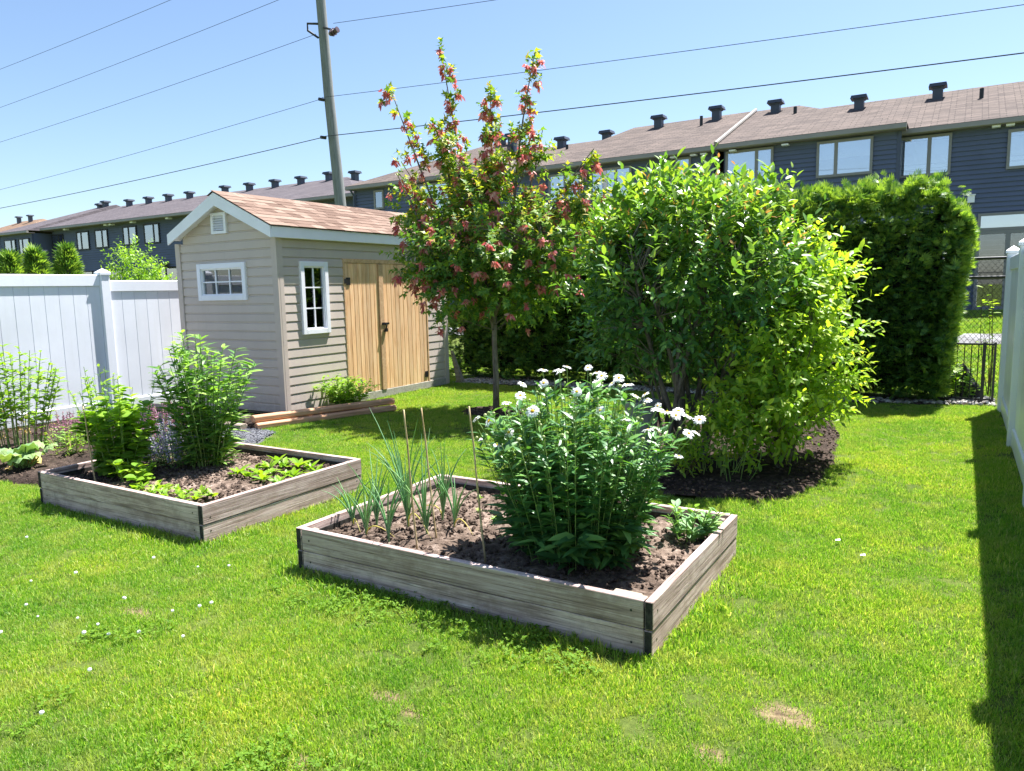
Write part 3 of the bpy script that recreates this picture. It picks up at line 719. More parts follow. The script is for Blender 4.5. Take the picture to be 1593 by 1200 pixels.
fence_run('vinyl_fence', 'white vinyl privacy fence in sunlight behind the flower bed and beside the shed', -10.62, 1, [1.35, 3.75, 6.17, 8.6, 11.0], [2.03, 2.03, 1.95, 1.95])
fence_run('vinyl_fence', 'white vinyl privacy fence casting shade along the narrow strip of lawn by the gate', .54, -1, [-.5, 1.8, 4.2, 6.6, 8.98, 11.4], [1.98] * 5)

# ------------------------------------------------------------------ shed
shed = empty('garden_shed', (-9.0, 9.0, 0), 'taupe vinyl sided garden shed with cedar double doors and white trim', 'shed')
SX0, SX1, SY0, SY1, SZ = -10.06, -7.95, 7.03, 10.82, 2.45
ox, oy = 9.0, -9.0
PT = 0.1265; Z0 = 0.06
SB = {}
def siding_board(L):
    k = round(L, 3)
    if k not in SB:
        SB[k] = MB().prism([(0, 0), (-.019, 0), (-.021, .004), (-.016, .098), (-.007, .109), (-.005, PT - .001), (0, PT - .001)], 0, L, 0).mesh('siding_board', MAT['siding'])
    return SB[k]
def snap(z): return Z0 + round((z - Z0) / PT) * PT
def wall_boards(face, a, b, opens, ztop, gable=None):
    n = int(math.ceil((ztop - Z0) / PT - 1e-6))
    for i in range(n):
        z = Z0 + i * PT; zm = z + PT / 2; lo, hi = a, b
        if gable and zm > SZ:
            c, half = gable(z); lo, hi = c - half, c + half
            if hi - lo < .08: continue
        seg = [(lo, hi)]
        for (o0, o1, oz0, oz1) in opens:
            if oz0 < zm < oz1:
                ns = []
                for s0, s1 in seg:
                    if o0 > s0: ns.append((s0, min(o0, s1)))
                    if o1 < s1: ns.append((max(o1, s0), s1))
                seg = [q for q in ns if q[1] - q[0] > .02]
        for s0, s1 in seg:
            me = siding_board(s1 - s0)
            if face == 'front': link('siding_board', me, shed, (s0 + ox, SY0 + oy, z))
            else: link('siding_board', me, shed, mat4=Matrix.Translation((SX1 + ox, s0 + oy, z)) @ Matrix.Rotation(math.pi / 2, 4, 'Z'))
W1 = (-9.53, -8.63, snap(1.70), snap(2.13)); W2 = (7.47, 7.86, snap(1.2), snap(2.13)); DR = (8.26, 10.28, .02, snap(2.22)); VT = (-9.19, -8.91, snap(2.62), snap(2.88))
cxr = -8.93
wall_boards('front', SX0 + .07, SX1 - .07, [W1, VT], 3.02, lambda z: (cxr, max(0, min(.98, (3.07 - z - PT * .5) / .468))))
wall_boards('side', SY0 + .07, SY1 - .07, [W2, DR], 2.5)
# hidden walls and interior shell
sh = MB().box(SX0 + ox, SX0 + .05 + ox, SY0 + .02 + oy, SY1 + oy, .05, SZ).box(SX0 + .051 + ox, SX1 - .06 + ox, SY1 - .05 + oy, SY1 + oy, .05, SZ).build('back_wall', MAT['siding'], shed)
MB().box(SX0 + .06 + ox, SX1 - .05 + ox, SY0 + .05 + oy, SY1 - .06 + oy, .06, .09).build('floor', MAT['skid'], shed)
inner = MB()   # sheathing behind the boards, cut round the openings
def sheath(face, a, b, zb, zt, o):
    cells = [(a, o[0], zb, zt), (o[1], b, zb, zt), (o[0], o[1], zb, o[2]), (o[0], o[1], o[3], zt)]
    for c in cells:
        if c[1] - c[0] > .01 and c[3] - c[2] > .01:
            if face == 'front': inner.box(c[0] + ox, c[1] + ox, SY0 + .003 + oy, SY0 + .02 + oy, c[2], c[3])
            else: inner.box(SX1 - .02 + ox, SX1 - .003 + ox, c[0] + oy, c[1] + oy, c[2], c[3])
sheath('front', SX0 + .06, SX1 - .03, .06, 2.46, W1)
sheath('side', SY0 + .03, 8.06, .06, 2.46, W2); sheath('side', 8.061, SY1, .06, 2.46, DR)
inner.prism([(SX0 + .1 + ox, 2.461), (SX1 - .1 + ox, 2.461), (cxr + ox, 2.99)], SY0 + .004 + oy, SY0 + .02 + oy, 1)
inner.build('sheathing', MAT['dark'], shed)
for (x, y) in ((SX0, SY0), (SX1, SY0), (SX1, SY1)):
    sx = 1 if x == SX0 else -1; sy = 1 if y == SY0 else -1
    m = MB().box(min(x - sx * .034, x + sx * .075) + ox, max(x - sx * .034, x + sx * .075) + ox, min(y - sy * .034, y - sy * .001) + oy, max(y - sy * .034, y - sy * .001) + oy, .03, 2.47)
    m.box(min(x - sx * .034, x - sx * .001) + ox, max(x - sx * .034, x - sx * .001) + ox, min(y, y + sy * .075) + oy, max(y, y + sy * .075) + oy, .03, 2.47)
    m.build('corner_post', MAT['trim'], shed, .004)
def shed_window(face, o, nv, nh, t=.075):
    a, b, z0, z1 = o
    def bx(m, u0, u1, d0, d1, w0, w1):
        if face == 'front': m.box(u0 + ox, u1 + ox, SY0 - d1 + oy, SY0 - d0 + oy, w0, w1)
        else: m.box(SX1 + d0 + ox, SX1 + d1 + ox, u0 + oy, u1 + oy, w0, w1)
    m = MB(); bx(m, a - t, a, -.02, .05, z0 - t, z1 + t); bx(m, b, b + t, -.02, .05, z0 - t, z1 + t); bx(m, a, b, -.02, .05, z0 - t, z0); bx(m, a, b, -.02, .05, z1, z1 + t)
    wd = m.build('window', MAT['white'], shed, .004)
    m = MB(); e = .018
    bx(m, a, a + e, -.015, .022, z0, z1); bx(m, b - e, b, -.015, .022, z0, z1); bx(m, a + e, b - e, -.015, .022, z0, z0 + e); bx(m, a + e, b - e, -.015, .022, z1 - e, z1)
    m.build('sash', MAT['white'], wd)
    for i in range(1, nv + 1):
        u = a + (b - a) * i / (nv + 1); m = MB(); bx(m, u - .009, u + .009, .002, .016, z0 + e, z1 - e); m.build('muntin', MAT['white'], wd)
    for i in range(1, nh + 1):
        u = z0 + (z1 - z0) * i / (nh + 1); m = MB(); bx(m, a + e, b - e, .003, .0175, u - .009, u + .009); m.build('muntin', MAT['white'], wd)
    for i in range(nv + 1):
        for j in range(nh + 1):
            u0 = a + (b - a) * i / (nv + 1) + .01; u1 = a + (b - a) * (i + 1) / (nv + 1) - .01; w0 = z0 + (z1 - z0) * j / (nh + 1) + .01; w1 = z0 + (z1 - z0) * (j + 1) / (nh + 1) - .01
            m = MB(); bx(m, u0, u1, -.004, .0, w0, w1); m.build('pane', MAT['glass'], wd)
shed_window('front', W1, 2, 1)
shed_window('side', W2, 1, 2, .07)
# gable vent
m = MB(); a, b, z0, z1 = VT; y = SY0 + oy
m.box(a - .02 + ox, a + .025 + ox, y - .05, y + .01, z0 - .02, z1 + .02).box(b - .025 + ox, b + .02 + ox, y - .05, y + .01, z0 - .02, z1 + .02).box(a + .025 + ox, b - .025 + ox, y - .05, y + .01, z0 - .02, z0 + .02).box(a + .025 + ox, b - .025 + ox, y - .05, y + .01, z1 - .02, z1 + .02)
gv = m.build('gable_vent', MAT['white'], shed)
for i in range(6):
    z = z0 + .03 + i * (z1 - z0 - .05) / 6
    MB().add([(a + .025 + ox, y - .045, z), (b - .025 + ox, y - .045, z), (b - .025 + ox, y - .005, z + .035), (a + .025 + ox, y - .005, z + .035), (a + .025 + ox, y - .045, z + .006), (b - .025 + ox, y - .045, z + .006), (b - .025 + ox, y - .005, z + .041), (a + .025 + ox, y - .005, z + .041)], [(0, 3, 2, 1), (4, 5, 6, 7), (0, 1, 5, 4), (1, 2, 6, 5), (2, 3, 7, 6), (3, 0, 4, 7)]).build('louvre', MAT['white'], gv)
# doors
dx = SX1 + ox
m = MB().box(dx - .03, dx + .028, DR[0] + oy, DR[0] + .03 + oy, .1, DR[3]).box(dx - .03, dx + .028, DR[1] - .03 + oy, DR[1] + oy, .1, DR[3]).box(dx - .03, dx + .03, DR[0] + .03 + oy, DR[1] - .03 + oy, DR[3] - .06, DR[3])
m.build('door_frame', MAT['cedar_frame'], shed, .002)
DBM = {}
def door(y0, y1, z0, z1, n, name='door'):
    d = bpy.data.objects.new(name, None); COL.objects.link(d); d.parent = shed; d.location = (dx, y0 + oy, z0); d.empty_display_size = .1
    wd = (y1 - y0) / n
    for k in range(n):
        kk = (round(wd, 3), round(z1 - z0, 3))
        if kk not in DBM:
            DBM[kk] = MB().prism([(.001, 0), (wd - .001, 0), (wd - .001, .014), (wd - .007, .02), (.007, .02), (.001, .014)], 0, z1 - z0, 0).mesh('door_board', MAT['cedar'])
        # board length runs along local x: turn it upright
        link('door_board', DBM[kk], d, mat4=Matrix(((0, 0, 1, .0), (0, 1, 0, k * wd), (1, 0, 0, random.uniform(-.004, .004)), (0, 0, 0, 1))))
    MB().box(-.025, -.001, .01, y1 - y0 - .01, .05, z1 - z0 - .05).build('door_backing', MAT['cedar_frame'], d)
    return d
d1 = door(8.295, 9.02, .14, DR[3] - .065, 8)
d2 = door(9.03, 10.245, .14, DR[3] - .065, 12)
MB().box(.021, .04, .0, .1, .0, DR[3] - .21).build('centre_board', MAT['cedar_frame'], d2, .002)
MB().box(.021, .032, .02, .1, 1.68, 1.79).box(.021, .036, -.03, .02, 1.7, 1.77).build('hinge', MAT['iron'], d1)
MB().box(.021, .032, 1.12, 1.2, .08, .18).build('hinge', MAT['iron'], d2)
lt = MB().box(.041, .052, .03, .1, 1.04, 1.08).box(.0205, .05, .1, .2, 1.045, 1.075).tube([(.06, .1, 1.06), (.08, .1, 1.02), (.06, .1, .98)], .01, 6).box(.045, .075, .07, .13, .93, .985); lt.build('latch', MAT['iron'], d2)
MB().box(dx - .02, dx + .03, 8.26 + oy, SY1 + oy, .02, .138).build('sill_board', MAT['skid'], shed, .004)
MB().box(SX0 + .1 + ox, SX1 - .03 + ox, SY0 + .1 + oy, SY1 - .05 + oy, -.02, .058).build('skid', MAT['skid'], shed)
# roof: deck, fascia, shingles
YR0, YR1 = 6.84, 10.97
ex, ez, pz = -7.83, 2.615, 3.13
exl = 2 * cxr - ex
deck = MB().prism([(ex + ox, ez - .012), (cxr + ox, pz - .012), (exl + ox, ez - .012), (exl + ox, ez - .05), (cxr + ox, pz - .055), (ex + ox, ez - .05)], YR0 + .02 + oy, YR1 - .02 + oy, 1).build('roof_deck', MAT['tab'], shed)
MB().box(ex - .03 + ox, ex + .001 + ox, YR0 + .024 + oy, YR1 + oy, ez - .16, ez - .014).build('fascia', MAT['white'], shed, .003)
MB().box(ex - .115 + ox, ex - .031 + ox, SY0 + oy, YR1 + oy, ez - .155, ez - .14).build('soffit', MAT['white'], shed)
for s in (1, -1):
    xe = (ex if s > 0 else exl) + ox; c = cxr + ox
    MB().add([(xe, YR0 + oy, ez - .014), (c, YR0 + oy, pz - .014), (c, YR0 + oy, pz - .19), (xe, YR0 + oy, ez - .165), (xe, YR0 + .022 + oy, ez - .014), (c, YR0 + .022 + oy, pz - .014), (c, YR0 + .022 + oy, pz - .19), (xe, YR0 + .022 + oy, ez - .165)],
             [(0, 1, 2, 3), (7, 6, 5, 4), (0, 4, 5, 1), (3, 2, 6, 7), (0, 3, 7, 4), (1, 5, 6, 2)]).build('rake_board', MAT['white'], shed)
    MB().add([(xe - s * .02, YR0 + .023 + oy, ez - .10), (c, YR0 + .023 + oy, pz - .13), (c, SY0 + .01 + oy, pz - .13), (xe - s * .02, SY0 + .01 + oy, ez - .10)], [(0, 1, 2, 3)]).build('rake_soffit', MAT['white'], shed)
sl = Vector((cxr - ex, 0, pz - ez)); slen = sl.length; su = sl.normalized(); sn = Vector((-su.z, 0, su.x)); sn = -sn if sn.z < 0 else sn
TW = [.17, .21, .26, .31, .36]; TM = [MB().add([(.002, 0, 0), (q - .002, 0, 0), (q - .002, .2, 0), (.002, .2, 0), (.002, 0, .011), (q - .002, 0, .011), (q - .002, .2, .004), (.002, .2, .004)], [(0, 3, 2, 1), (4, 5, 6, 7), (0, 1, 5, 4), (1, 2, 6, 5), (2, 3, 7, 6), (3, 0, 4, 7)]).mesh('shingle', MAT['tab']) for q in TW]
for i in range(9):
    y = YR0 - .01 - random.uniform(0, .12)
    while y < YR1 - .02:
        k = random.randrange(5); wq = TW[k]
        o_ = Vector((ex + ox, 0, ez)) + su * (i * slen / 9 - .03) + sn * (.002 + .0035 * random.random())
        y1 = max(y, YR0 - .015)
        m4 = Matrix(((0, su.x, sn.x, o_.x), (1, 0, 0, y1 + oy), (0, su.z, sn.z, o_.z), (0, 0, 0, 1)))
        link('shingle', TM[k], shed, mat4=m4); y += wq
for k in range(int((YR1 - YR0) / .2)):
    yy = YR0 - .01 + k * .2 + oy; c = cxr + ox
    MB().add([(c - .13, yy, pz - .05), (c, yy, pz + .012), (c + .13, yy, pz - .05), (c - .13, yy + .205, pz - .055), (c, yy + .205, pz + .006), (c + .13, yy + .205, pz - .055)], [(0, 1, 4, 3), (1, 2, 5, 4)]).build('ridge_shingle', MAT['tab'], shed)

# ------------------------------------------------------------------ timbers
def timber(label, A, B, z, mat, r=.058):
    A = Vector((*A, 0)); B = Vector((*B, 0)); L = (B - A).length; d = (B - A).normalized()
    pr = [(-r, -.025), (-.03, -.045), (.03, -.045), (r, -.025), (r, .025), (.03, .045), (-.03, .045), (-r, .025)]
    m = MB().prism(pr, 0, L, 0).mesh('landscape_timber', MAT[mat], .006)
    o = link('landscape_timber', m, None, mat4=Matrix.Translation((A.x, A.y, z)) @ Matrix.Rotation(math.atan2(d.y, d.x), 4, 'Z'))
    return tag(o, label, 'timber', 'landscape timbers edging the shed bed')
timber('orange brown upper landscape timber lying beside the leafy plant at the shed', (-7.63, 6.2), (-6.98, 8.16), .135, 'timber')
timber('reddish lower landscape timber half hidden in the lawn beside the shed', (-7.575, 6.2), (-6.925, 8.13), .043, 'timber')
timber('grey upper landscape timber in front of the shed gable behind the tall plant', (-7.7, 6.2), (-9.95, 6.3), .135, 'timber_grey')
timber('grey lower landscape timber beside the gravel in front of the shed gable', (-7.68, 6.1), (-9.95, 6.19), .043, 'timber_grey')
pk = empty('leaning_board', (-7.86, 11.0, 0), 'dark board leaning on the far corner of the shed', 'board')
MB().add([(0, 0, 0), (.1, .02, 0), (.1, .14, 0), (0, .12, 0), (-.06, -.1, .62), (-.02, -.1, .62), (-.02, -.06, .62), (-.06, -.06, .62)], [(0, 3, 2, 1), (4, 5, 6, 7), (0, 1, 5, 4), (1, 2, 6, 5), (2, 3, 7, 6), (3, 0, 4, 7)]).build('plank', MAT['timber_grey'], pk)

# ------------------------------------------------------------------ raised beds
def raised_bed(b, label, seed):
    x0, x1, y0, y1 = b; rt = empty('raised_garden_bed', (x0, y0, 0), label, 'garden bed')
    random.seed(seed); T = .04; H = .14; W_ = x1 - x0; D = y1 - y0
    def board(L, loc, rz):
        m = MB().box(0, L, 0, T, 0, H - .004).mesh('board', MAT['weathered'], .003)
        o = link('board', m, rt, mat4=Matrix.Translation(loc) @ Matrix.Rotation(rz, 4, 'Z'))
        # end grain faces
        [MB().box(*q, .003, T - .003, .004, H - .008).build('end_grain', MAT['endgrain'], o) for q in ((-.0015, -.0002), (L + .0002, L + .0015))]
        for q in ((.06 if L > 0 else 0), L - .06):
            MB().lathe([(.006, -.0008), (.006, .0012)], (0, 0, 0), 8).build('screw', MAT['iron'], o).matrix_basis = Matrix.Translation((q, 0, H * .5 + random.uniform(-.03, .03))) @ Matrix.Rotation(math.pi / 2, 4, 'X')
    for k in range(2):
        z = .002 + k * (H + .001); j = lambda: random.uniform(-.003, .003)
        board(W_ - 2 * T - .006, (T + .003, .004 - .005 * k + j() * .5, z), 0)                                  # front
        board(D - .004, (W_ + .005 * k + j() * .5, 0.001 - .002, z), math.pi / 2)                                 # right side, its end shows at the front corner
        board(W_ - 2 * T - .006, (W_ - T - .003, D - .003 + .005 * k + j() * .5, z), math.pi)
        board(D - .004, (-.005 * k + j() * .5, D - .002, z), -math.pi / 2)
    for q in ((T + .002, W_ - T - .002, T + .006, T + .012), (T + .002, W_ - T - .002, D - T - .014, D - T - .008), (T + .003, T + .009, T + .013, D - T - .015), (W_ - T - .01, W_ - T - .004, T + .013, D - T - .015)):
        MB().box(*q, .05, .235).build('seam_backing', MAT['endgrain'], rt)  # dark strips added behind the board seams to stop light coming through
    for (cx_, cy_) in ((T + .013, T + .013), (W_ - T - .061, T + .013), (T + .013, D - T - .061), (W_ - T - .061, D - T - .061)):
        MB().box(cx_, cx_ + .045, cy_, cy_ + .045, 0, .262).build('corner_block', MAT['timber_grey'], rt, .004)
    return rt
raised_bed(BED1, 'weathered grey board raised bed holding the daisies and green onions', 3)
raised_bed(BED2, 'weathered grey board raised bed holding the tall leafy plant and seedlings', 5)
random.seed(9)
def bed_soil(b, label, seed, base=.2):
    T = .045; X = np.arange(b[0] + T, b[1] - T + .001, .022); Y = np.arange(b[2] + T, b[3] - T + .001, .022)
    gx_, gy_ = np.meshgrid(X, Y)
    z = base + .018 * sinnoise(gx_, gy_, 1.2, seed) + .012 * sinnoise(gx_, gy_, 5, seed + 1) + rng.normal(0, .003, gx_.shape)
    ny, nx = gx_.shape; idx = np.arange(ny * nx).reshape(ny, nx)
    Q = np.stack([idx[:-1, :-1], idx[:-1, 1:], idx[1:, 1:], idx[1:, :-1]], -1).reshape(-1, 4)
    return tag(link('garden_soil', npmesh('garden_soil', np.stack([gx_, gy_, z], -1).reshape(-1, 3), Q, MAT['soil'], True)), label, 'soil', kind='stuff')
bed_soil(BED1, 'crumbly brown soil filling the bed of daisies and onions', 31)
bed_soil(BED2, 'crumbly brown soil filling the bed of tall leafy plants', 41, .19)
Pc = []
for b in (BED1, BED2):
    n = 2600; x = rng.uniform(b[0] + .06, b[1] - .06, n); y = rng.uniform(b[2] + .06, b[3] - .06, n); Pc.append(np.stack([x, y, np.full(n, .203)], -1))
Pc = np.concatenate(Pc)
instancer('soil_clods', Pc, rng.uniform(0, 6.28, len(Pc)), rng.uniform(.25, 1.5, len(Pc)) ** 1.3, CLODS, 'small brown clods on the soil of the raised beds', 'soil', rng.normal(0, .6, (len(Pc), 2)))
tag(MB().box(-.07, .07, -.025, .025, 0, .045).build('wood_offcut', MAT['timber_grey'], None, .004, loc=(-1.29, 3.145, .215)), 'pale wood offcut in the front corner of the bed beneath the daisies', 'wood block')

# ------------------------------------------------------------------ back fence, gate, boulder, pot
cl = empty('chain_link_fence', (0, 13.2, 0), 'black chain link fence with two rails seen beyond the gate', 'fence')
for x in (-2.6, .05 - .9, 1.7): MB().tube([(x, 0, 0), (x, 0, 2.06)], .03, 10).build('post', MAT['iron'], cl)
for z in (2.02, 1.74): MB().tube([(-3, 0, z), (3, 0, z)], .022, 8).build('rail', MAT['iron'], cl)
m = MB(); s = .075
for i in range(-50, 51):
    for sg in (1, -1):
        x0 = i * s * 1.0; pts = []
        zt = 2.0; x1 = x0 + sg * zt * .8
        if min(x0, x1) > 1.6 or max(x0, x1) < -1.9: continue
        m.tube([(x0, sg * .003, .03), (x1, sg * .003, zt)], .0032, 4, False)
tag(m.build('wire_mesh', MAT['iron'], cl), kind='stuff')
gt = empty('metal_fence_panel', (0, 12.1, 0), 'low black metal bar gate between the hedge and the white fence', 'gate')
for z in (.82, .05): MB().box(-.28, .44, -.012, .012, z - .012, z + .012).build('rail', MAT['iron'], gt)
for i in range(9):
    x = -.25 + i * .083
    if abs(x - .32) > .03: MB().tube([(x, -.001, .03), (x, -.001, .82)], .0065, 6).build('bar', MAT['iron'], gt)
MB().box(.295, .335, -.035, .005, -.02, .85).build('post', MAT['iron'], gt)
MB().box(.425, .455, -.035, .005, -.02, .85).build('post', MAT['iron'], gt)
bm = bmesh.new(); bmesh.ops.create_icosphere(bm, subdivisions=3, radius=1)
for v in bm.verts:
    n_ = 1 + .16 * math.sin(v.co.x * 4 + 1) * math.cos(v.co.y * 3.3) + .07 * math.sin(v.co.z * 9 + v.co.x * 7) + random.uniform(-.035, .035)
    v.co = Vector((v.co.x * .3, v.co.y * .22, max(v.co.z, -.2) * .4 * (1.0 - .55 * max(0, v.co.x)))) * n_
me = bpy.data.meshes.new('boulder'); bm.to_mesh(me); bm.free(); me.materials.append(MAT['rock'])
tag(link('boulder', me, None, (.08, 12.55, .05)), 'dark rounded boulder lying behind the black bar gate', 'boulder')
pt = empty('grey_planter', (-2.62, 6.75, .05), 'grey tapered planter standing behind the daisies under the large shrub', 'planter')
MB().lathe([(.13, 0), (.165, .5), (.165, .52), (.15, .52), (.145, .46)], n=24).build('planter_body', MAT['pot'], pt, smooth=False)
MB().lathe([(.172, .5), (.186, .505), (.186, .55), (.172, .555), (.15, .55), (.15, .5)], n=24).build('rim', MAT['pot'], pt)
# ------------------------------------------------------------------ foliage tools
def leaf_tpl(width=.45, fold=.18, droop=.18, rows=((.3, .5), (.68, .36))):
    """unit leaf along +y, folded on its midrib and drooping at the tip."""
    V = [(0, 0, 0)]
    for t, h in rows:
        z = -droop * t * t
        V += [(-h * width, t, z + fold * h * width), (0, t, z), (h * width, t, z + fold * h * width)]
    V.append((0, 1, -droop))
    F = [(0, 2, 1), (0, 3, 2)]
    for i in range(len(rows) - 1):
        a = 1 + 3 * i; b = a + 3
        F += [(a, a + 1, b + 1), (a, b + 1, b), (a + 1, a + 2, b + 2), (a + 1, b + 2, b + 1)]
    a = 1 + 3 * (len(rows) - 1); t = len(V) - 1
    F += [(a, a + 1, t), (a + 1, a + 2, t)]
    return np.array(V, np.float32), np.array(F, np.int32)
T_OVAL = leaf_tpl(.42, .25, .15, ((.22, .42), (.55, .5), (.82, .28)))
T_LANCE = leaf_tpl(.24, .3, .28, ((.3, .5), (.7, .36)))
T_NARROW = leaf_tpl(.17, .3, .3, ((.3, .5), (.7, .36)))
T_BROAD = leaf_tpl(.75, .22, .2, ((.2, .45), (.5, .5), (.8, .28)))
_v = [(0, 0, 0), (-.42, .32, .06), (-.17, .45, .03), (0, 1, -.12), (.17, .45, .03), (.42, .32, .06), (0, .42, 0)]
T_MAPLE = (np.array(_v, np.float32), np.array([(0, 6, 1), (1, 6, 2), (2, 6, 3), (3, 6, 4), (4, 6, 5), (5, 6, 0)], np.int32))
# flat scale-leaved conifer spray: a fan of narrow fingers
_sv = []; _sf = []
for k_, (a_, l_) in enumerate(((-1.0, .5), (-.62, .72), (-.3, .9), (0, 1.0), (.3, .9), (.62, .7), (1.0, .5))):
    b0 = np.array([math.sin(a_) * .12, .12 * k_ / 6, 0]); d_ = np.array([math.sin(a_), math.cos(a_), -.12 * abs(a_)]); s_ = np.array([math.cos(a_), -math.sin(a_), .25])
    n_ = len(_sv); _sv += [b0, b0 + d_ * l_ * .55 + s_ * .075, b0 + d_ * l_, b0 + d_ * l_ * .55 - s_ * .075]; _sf += [(n_, n_ + 1, n_ + 2), (n_, n_ + 2, n_ + 3)]
T_SPRAY = (np.array(_sv, np.float32), np.array(_sf, np.int32))

def unit(a):
    a = np.asarray(a, float); return a / np.maximum(np.linalg.norm(a, axis=-1, keepdims=True), 1e-9)
def frames(D, Nh):
    """leaf frames: y along D, z near Nh."""
    D = unit(D); X = np.cross(D, Nh); bad = np.linalg.norm(X, axis=1) < 1e-4; X[bad] = (1, 0, 0); X = unit(X); Z = np.cross(X, D)
    return np.stack([X, D, Z], -1)       # columns
def joined(name, tpl, M, P, S, mat, parent, kind='stuff'):
    tv, tf = tpl; n = len(P)
    if n == 0: return None
    S = np.asarray(S, float); S = S if S.ndim == 2 else np.repeat(S[:, None], 3, 1)
    V = np.einsum('nij,kj->nki', M, tv) * 1.0
    if S is not None:
        V = np.einsum('nij,nkj->nki', M, tv[None] * S[:, None, :])
    V = V + P[:, None, :]
    F = tf[None] + (np.arange(n) * len(tv))[:, None, None]
    o = link(name, npmesh(name, V.reshape(-1, 3), F.reshape(-1, tf.shape[1]), mat, True), parent)
    if kind: o['kind'] = kind
    return o
TPL_MESH = {}
def foliage(parent, tpl, M, P, S, mat, nobj, name='leaf', rest='foliage', cell=7.0):
    """the leaves that show largest become parts of their own, the others one mass."""
    n = len(P); S = np.asarray(S, float)
    W = P + np.array(parent.location)[None] - np.array(CAM)[None]
    dist = np.maximum(np.linalg.norm(W, axis=1), .1)
    zc = W @ np.array(CF); u = np.floor(717 * 1.55 * (W @ np.array(CR)) / np.maximum(zc, .1) / cell).astype(int); v = np.floor(717 * 1.55 * (W @ np.array(CU)) / np.maximum(zc, .1) / cell).astype(int)
    best = {}
    for i in np.argsort(dist):
        k = (u[i], v[i])
        if k not in best: best[k] = i
    cand = np.array(list(best.values())); facing = np.abs((M[:, :, 2] * W).sum(1)) / dist
    s1 = S if S.ndim == 1 else S[:, 1]
    sc_ = s1[cand] / dist[cand] * (.35 + facing[cand])
    pick = cand[np.argsort(-sc_)[:nobj]]
    sel = np.zeros(n, bool); sel[pick] = True
    key = (id(tpl[0]), mat.name)
    if key not in TPL_MESH: TPL_MESH[key] = npmesh(name, tpl[0], tpl[1], mat, True)
    for i in pick:
        s_ = S[i] if S.ndim == 2 else np.array([S[i]] * 3)
        A = M[i] * s_[None, :]
        link(name, TPL_MESH[key], parent, mat4=Matrix(((A[0, 0], A[0, 1], A[0, 2], P[i, 0]), (A[1, 0], A[1, 1], A[1, 2], P[i, 1]), (A[2, 0], A[2, 1], A[2, 2], P[i, 2]), (0, 0, 0, 1))))
    r = ~sel
    return joined(rest, tpl, M[r], P[r], S[r], mat, parent)
def rdir(n): return unit(rng.normal(0, 1, (n, 3)))
UP = np.array([0, 0, 1.0])

MAT['leaf_shrub'] = leaf_mat('glossy_shrub_leaf', [(0.04, 0.105, 0.035), (0.06, 0.145, 0.04), (0.09, 0.195, 0.045), (0.14, 0.25, 0.05)], .36, .33, .55, gain=1.45)
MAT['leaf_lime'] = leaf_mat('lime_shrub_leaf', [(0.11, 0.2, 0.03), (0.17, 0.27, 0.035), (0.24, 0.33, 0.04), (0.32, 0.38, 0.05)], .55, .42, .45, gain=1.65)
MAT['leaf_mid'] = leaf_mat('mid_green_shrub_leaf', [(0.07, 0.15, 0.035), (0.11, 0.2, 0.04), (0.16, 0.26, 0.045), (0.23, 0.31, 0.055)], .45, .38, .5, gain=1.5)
MAT['leaf_young'] = leaf_mat('bronze_young_leaf', [(0.34, 0.16, 0.06), (0.42, 0.25, 0.09), (0.4, 0.32, 0.07)], .4, .4, .4, (1.1, .9, .5))
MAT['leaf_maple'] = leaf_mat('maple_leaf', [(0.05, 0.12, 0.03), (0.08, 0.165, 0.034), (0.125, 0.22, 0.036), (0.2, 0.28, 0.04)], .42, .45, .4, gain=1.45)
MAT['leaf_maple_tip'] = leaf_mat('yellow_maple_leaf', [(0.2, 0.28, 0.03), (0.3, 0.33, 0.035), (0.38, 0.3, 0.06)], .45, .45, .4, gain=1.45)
MAT['seed'] = leaf_mat('red_maple_seed', [(0.4, 0.08, 0.1), (0.52, 0.16, 0.17), (0.6, 0.26, 0.24), (0.56, 0.36, 0.24)], .35, .5, .4, (1.1, .75, .7), gain=1.25)
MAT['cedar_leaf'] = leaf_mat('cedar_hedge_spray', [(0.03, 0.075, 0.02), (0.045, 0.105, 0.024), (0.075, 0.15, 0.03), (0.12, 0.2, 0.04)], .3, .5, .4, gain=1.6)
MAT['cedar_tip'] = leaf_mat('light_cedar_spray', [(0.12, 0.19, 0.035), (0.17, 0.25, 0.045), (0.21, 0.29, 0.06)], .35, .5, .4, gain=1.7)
MAT['daisy_leaf'] = leaf_mat('daisy_leaf', [(0.04, 0.11, 0.04), (0.06, 0.16, 0.045), (0.1, 0.22, 0.055), (0.15, 0.28, 0.065)], .33, .38, .5, gain=1.4)
MAT['petal'] = leaf_mat('white_petal', [(0.82, 0.83, 0.84), (0.88, 0.88, 0.88)], .3, .5, .3, (1, 1, 1))
MAT['disc'] = plain('yellow_flower_disc', (0.75, 0.42, 0.03), .8, .2, .25, 60)
MAT['bud'] = leaf_mat('green_bud', [(0.2, 0.27, 0.08), (0.4, 0.42, 0.2)], .2, .5)
MAT['onion'] = leaf_mat('onion_leaf', [(0.1, 0.22, 0.1), (0.14, 0.28, 0.12), (0.19, 0.32, 0.12)], .3, .4, .5, gain=1.5)
MAT['onion_dry'] = leaf_mat('yellowed_onion_leaf', [(0.45, 0.42, 0.1), (0.55, 0.45, 0.14)], .3, .5)
MAT['sage'] = leaf_mat('grey_green_leaf', [(0.12, 0.24, 0.1), (0.18, 0.31, 0.13), (0.22, 0.36, 0.1)], .3, .55, .3)
MAT['tall_leaf'] = leaf_mat('tall_plant_leaf', [(0.06, 0.14, 0.035), (0.1, 0.2, 0.045), (0.16, 0.27, 0.06), (0.22, 0.32, 0.07)], .45, .42, .45, gain=1.7)
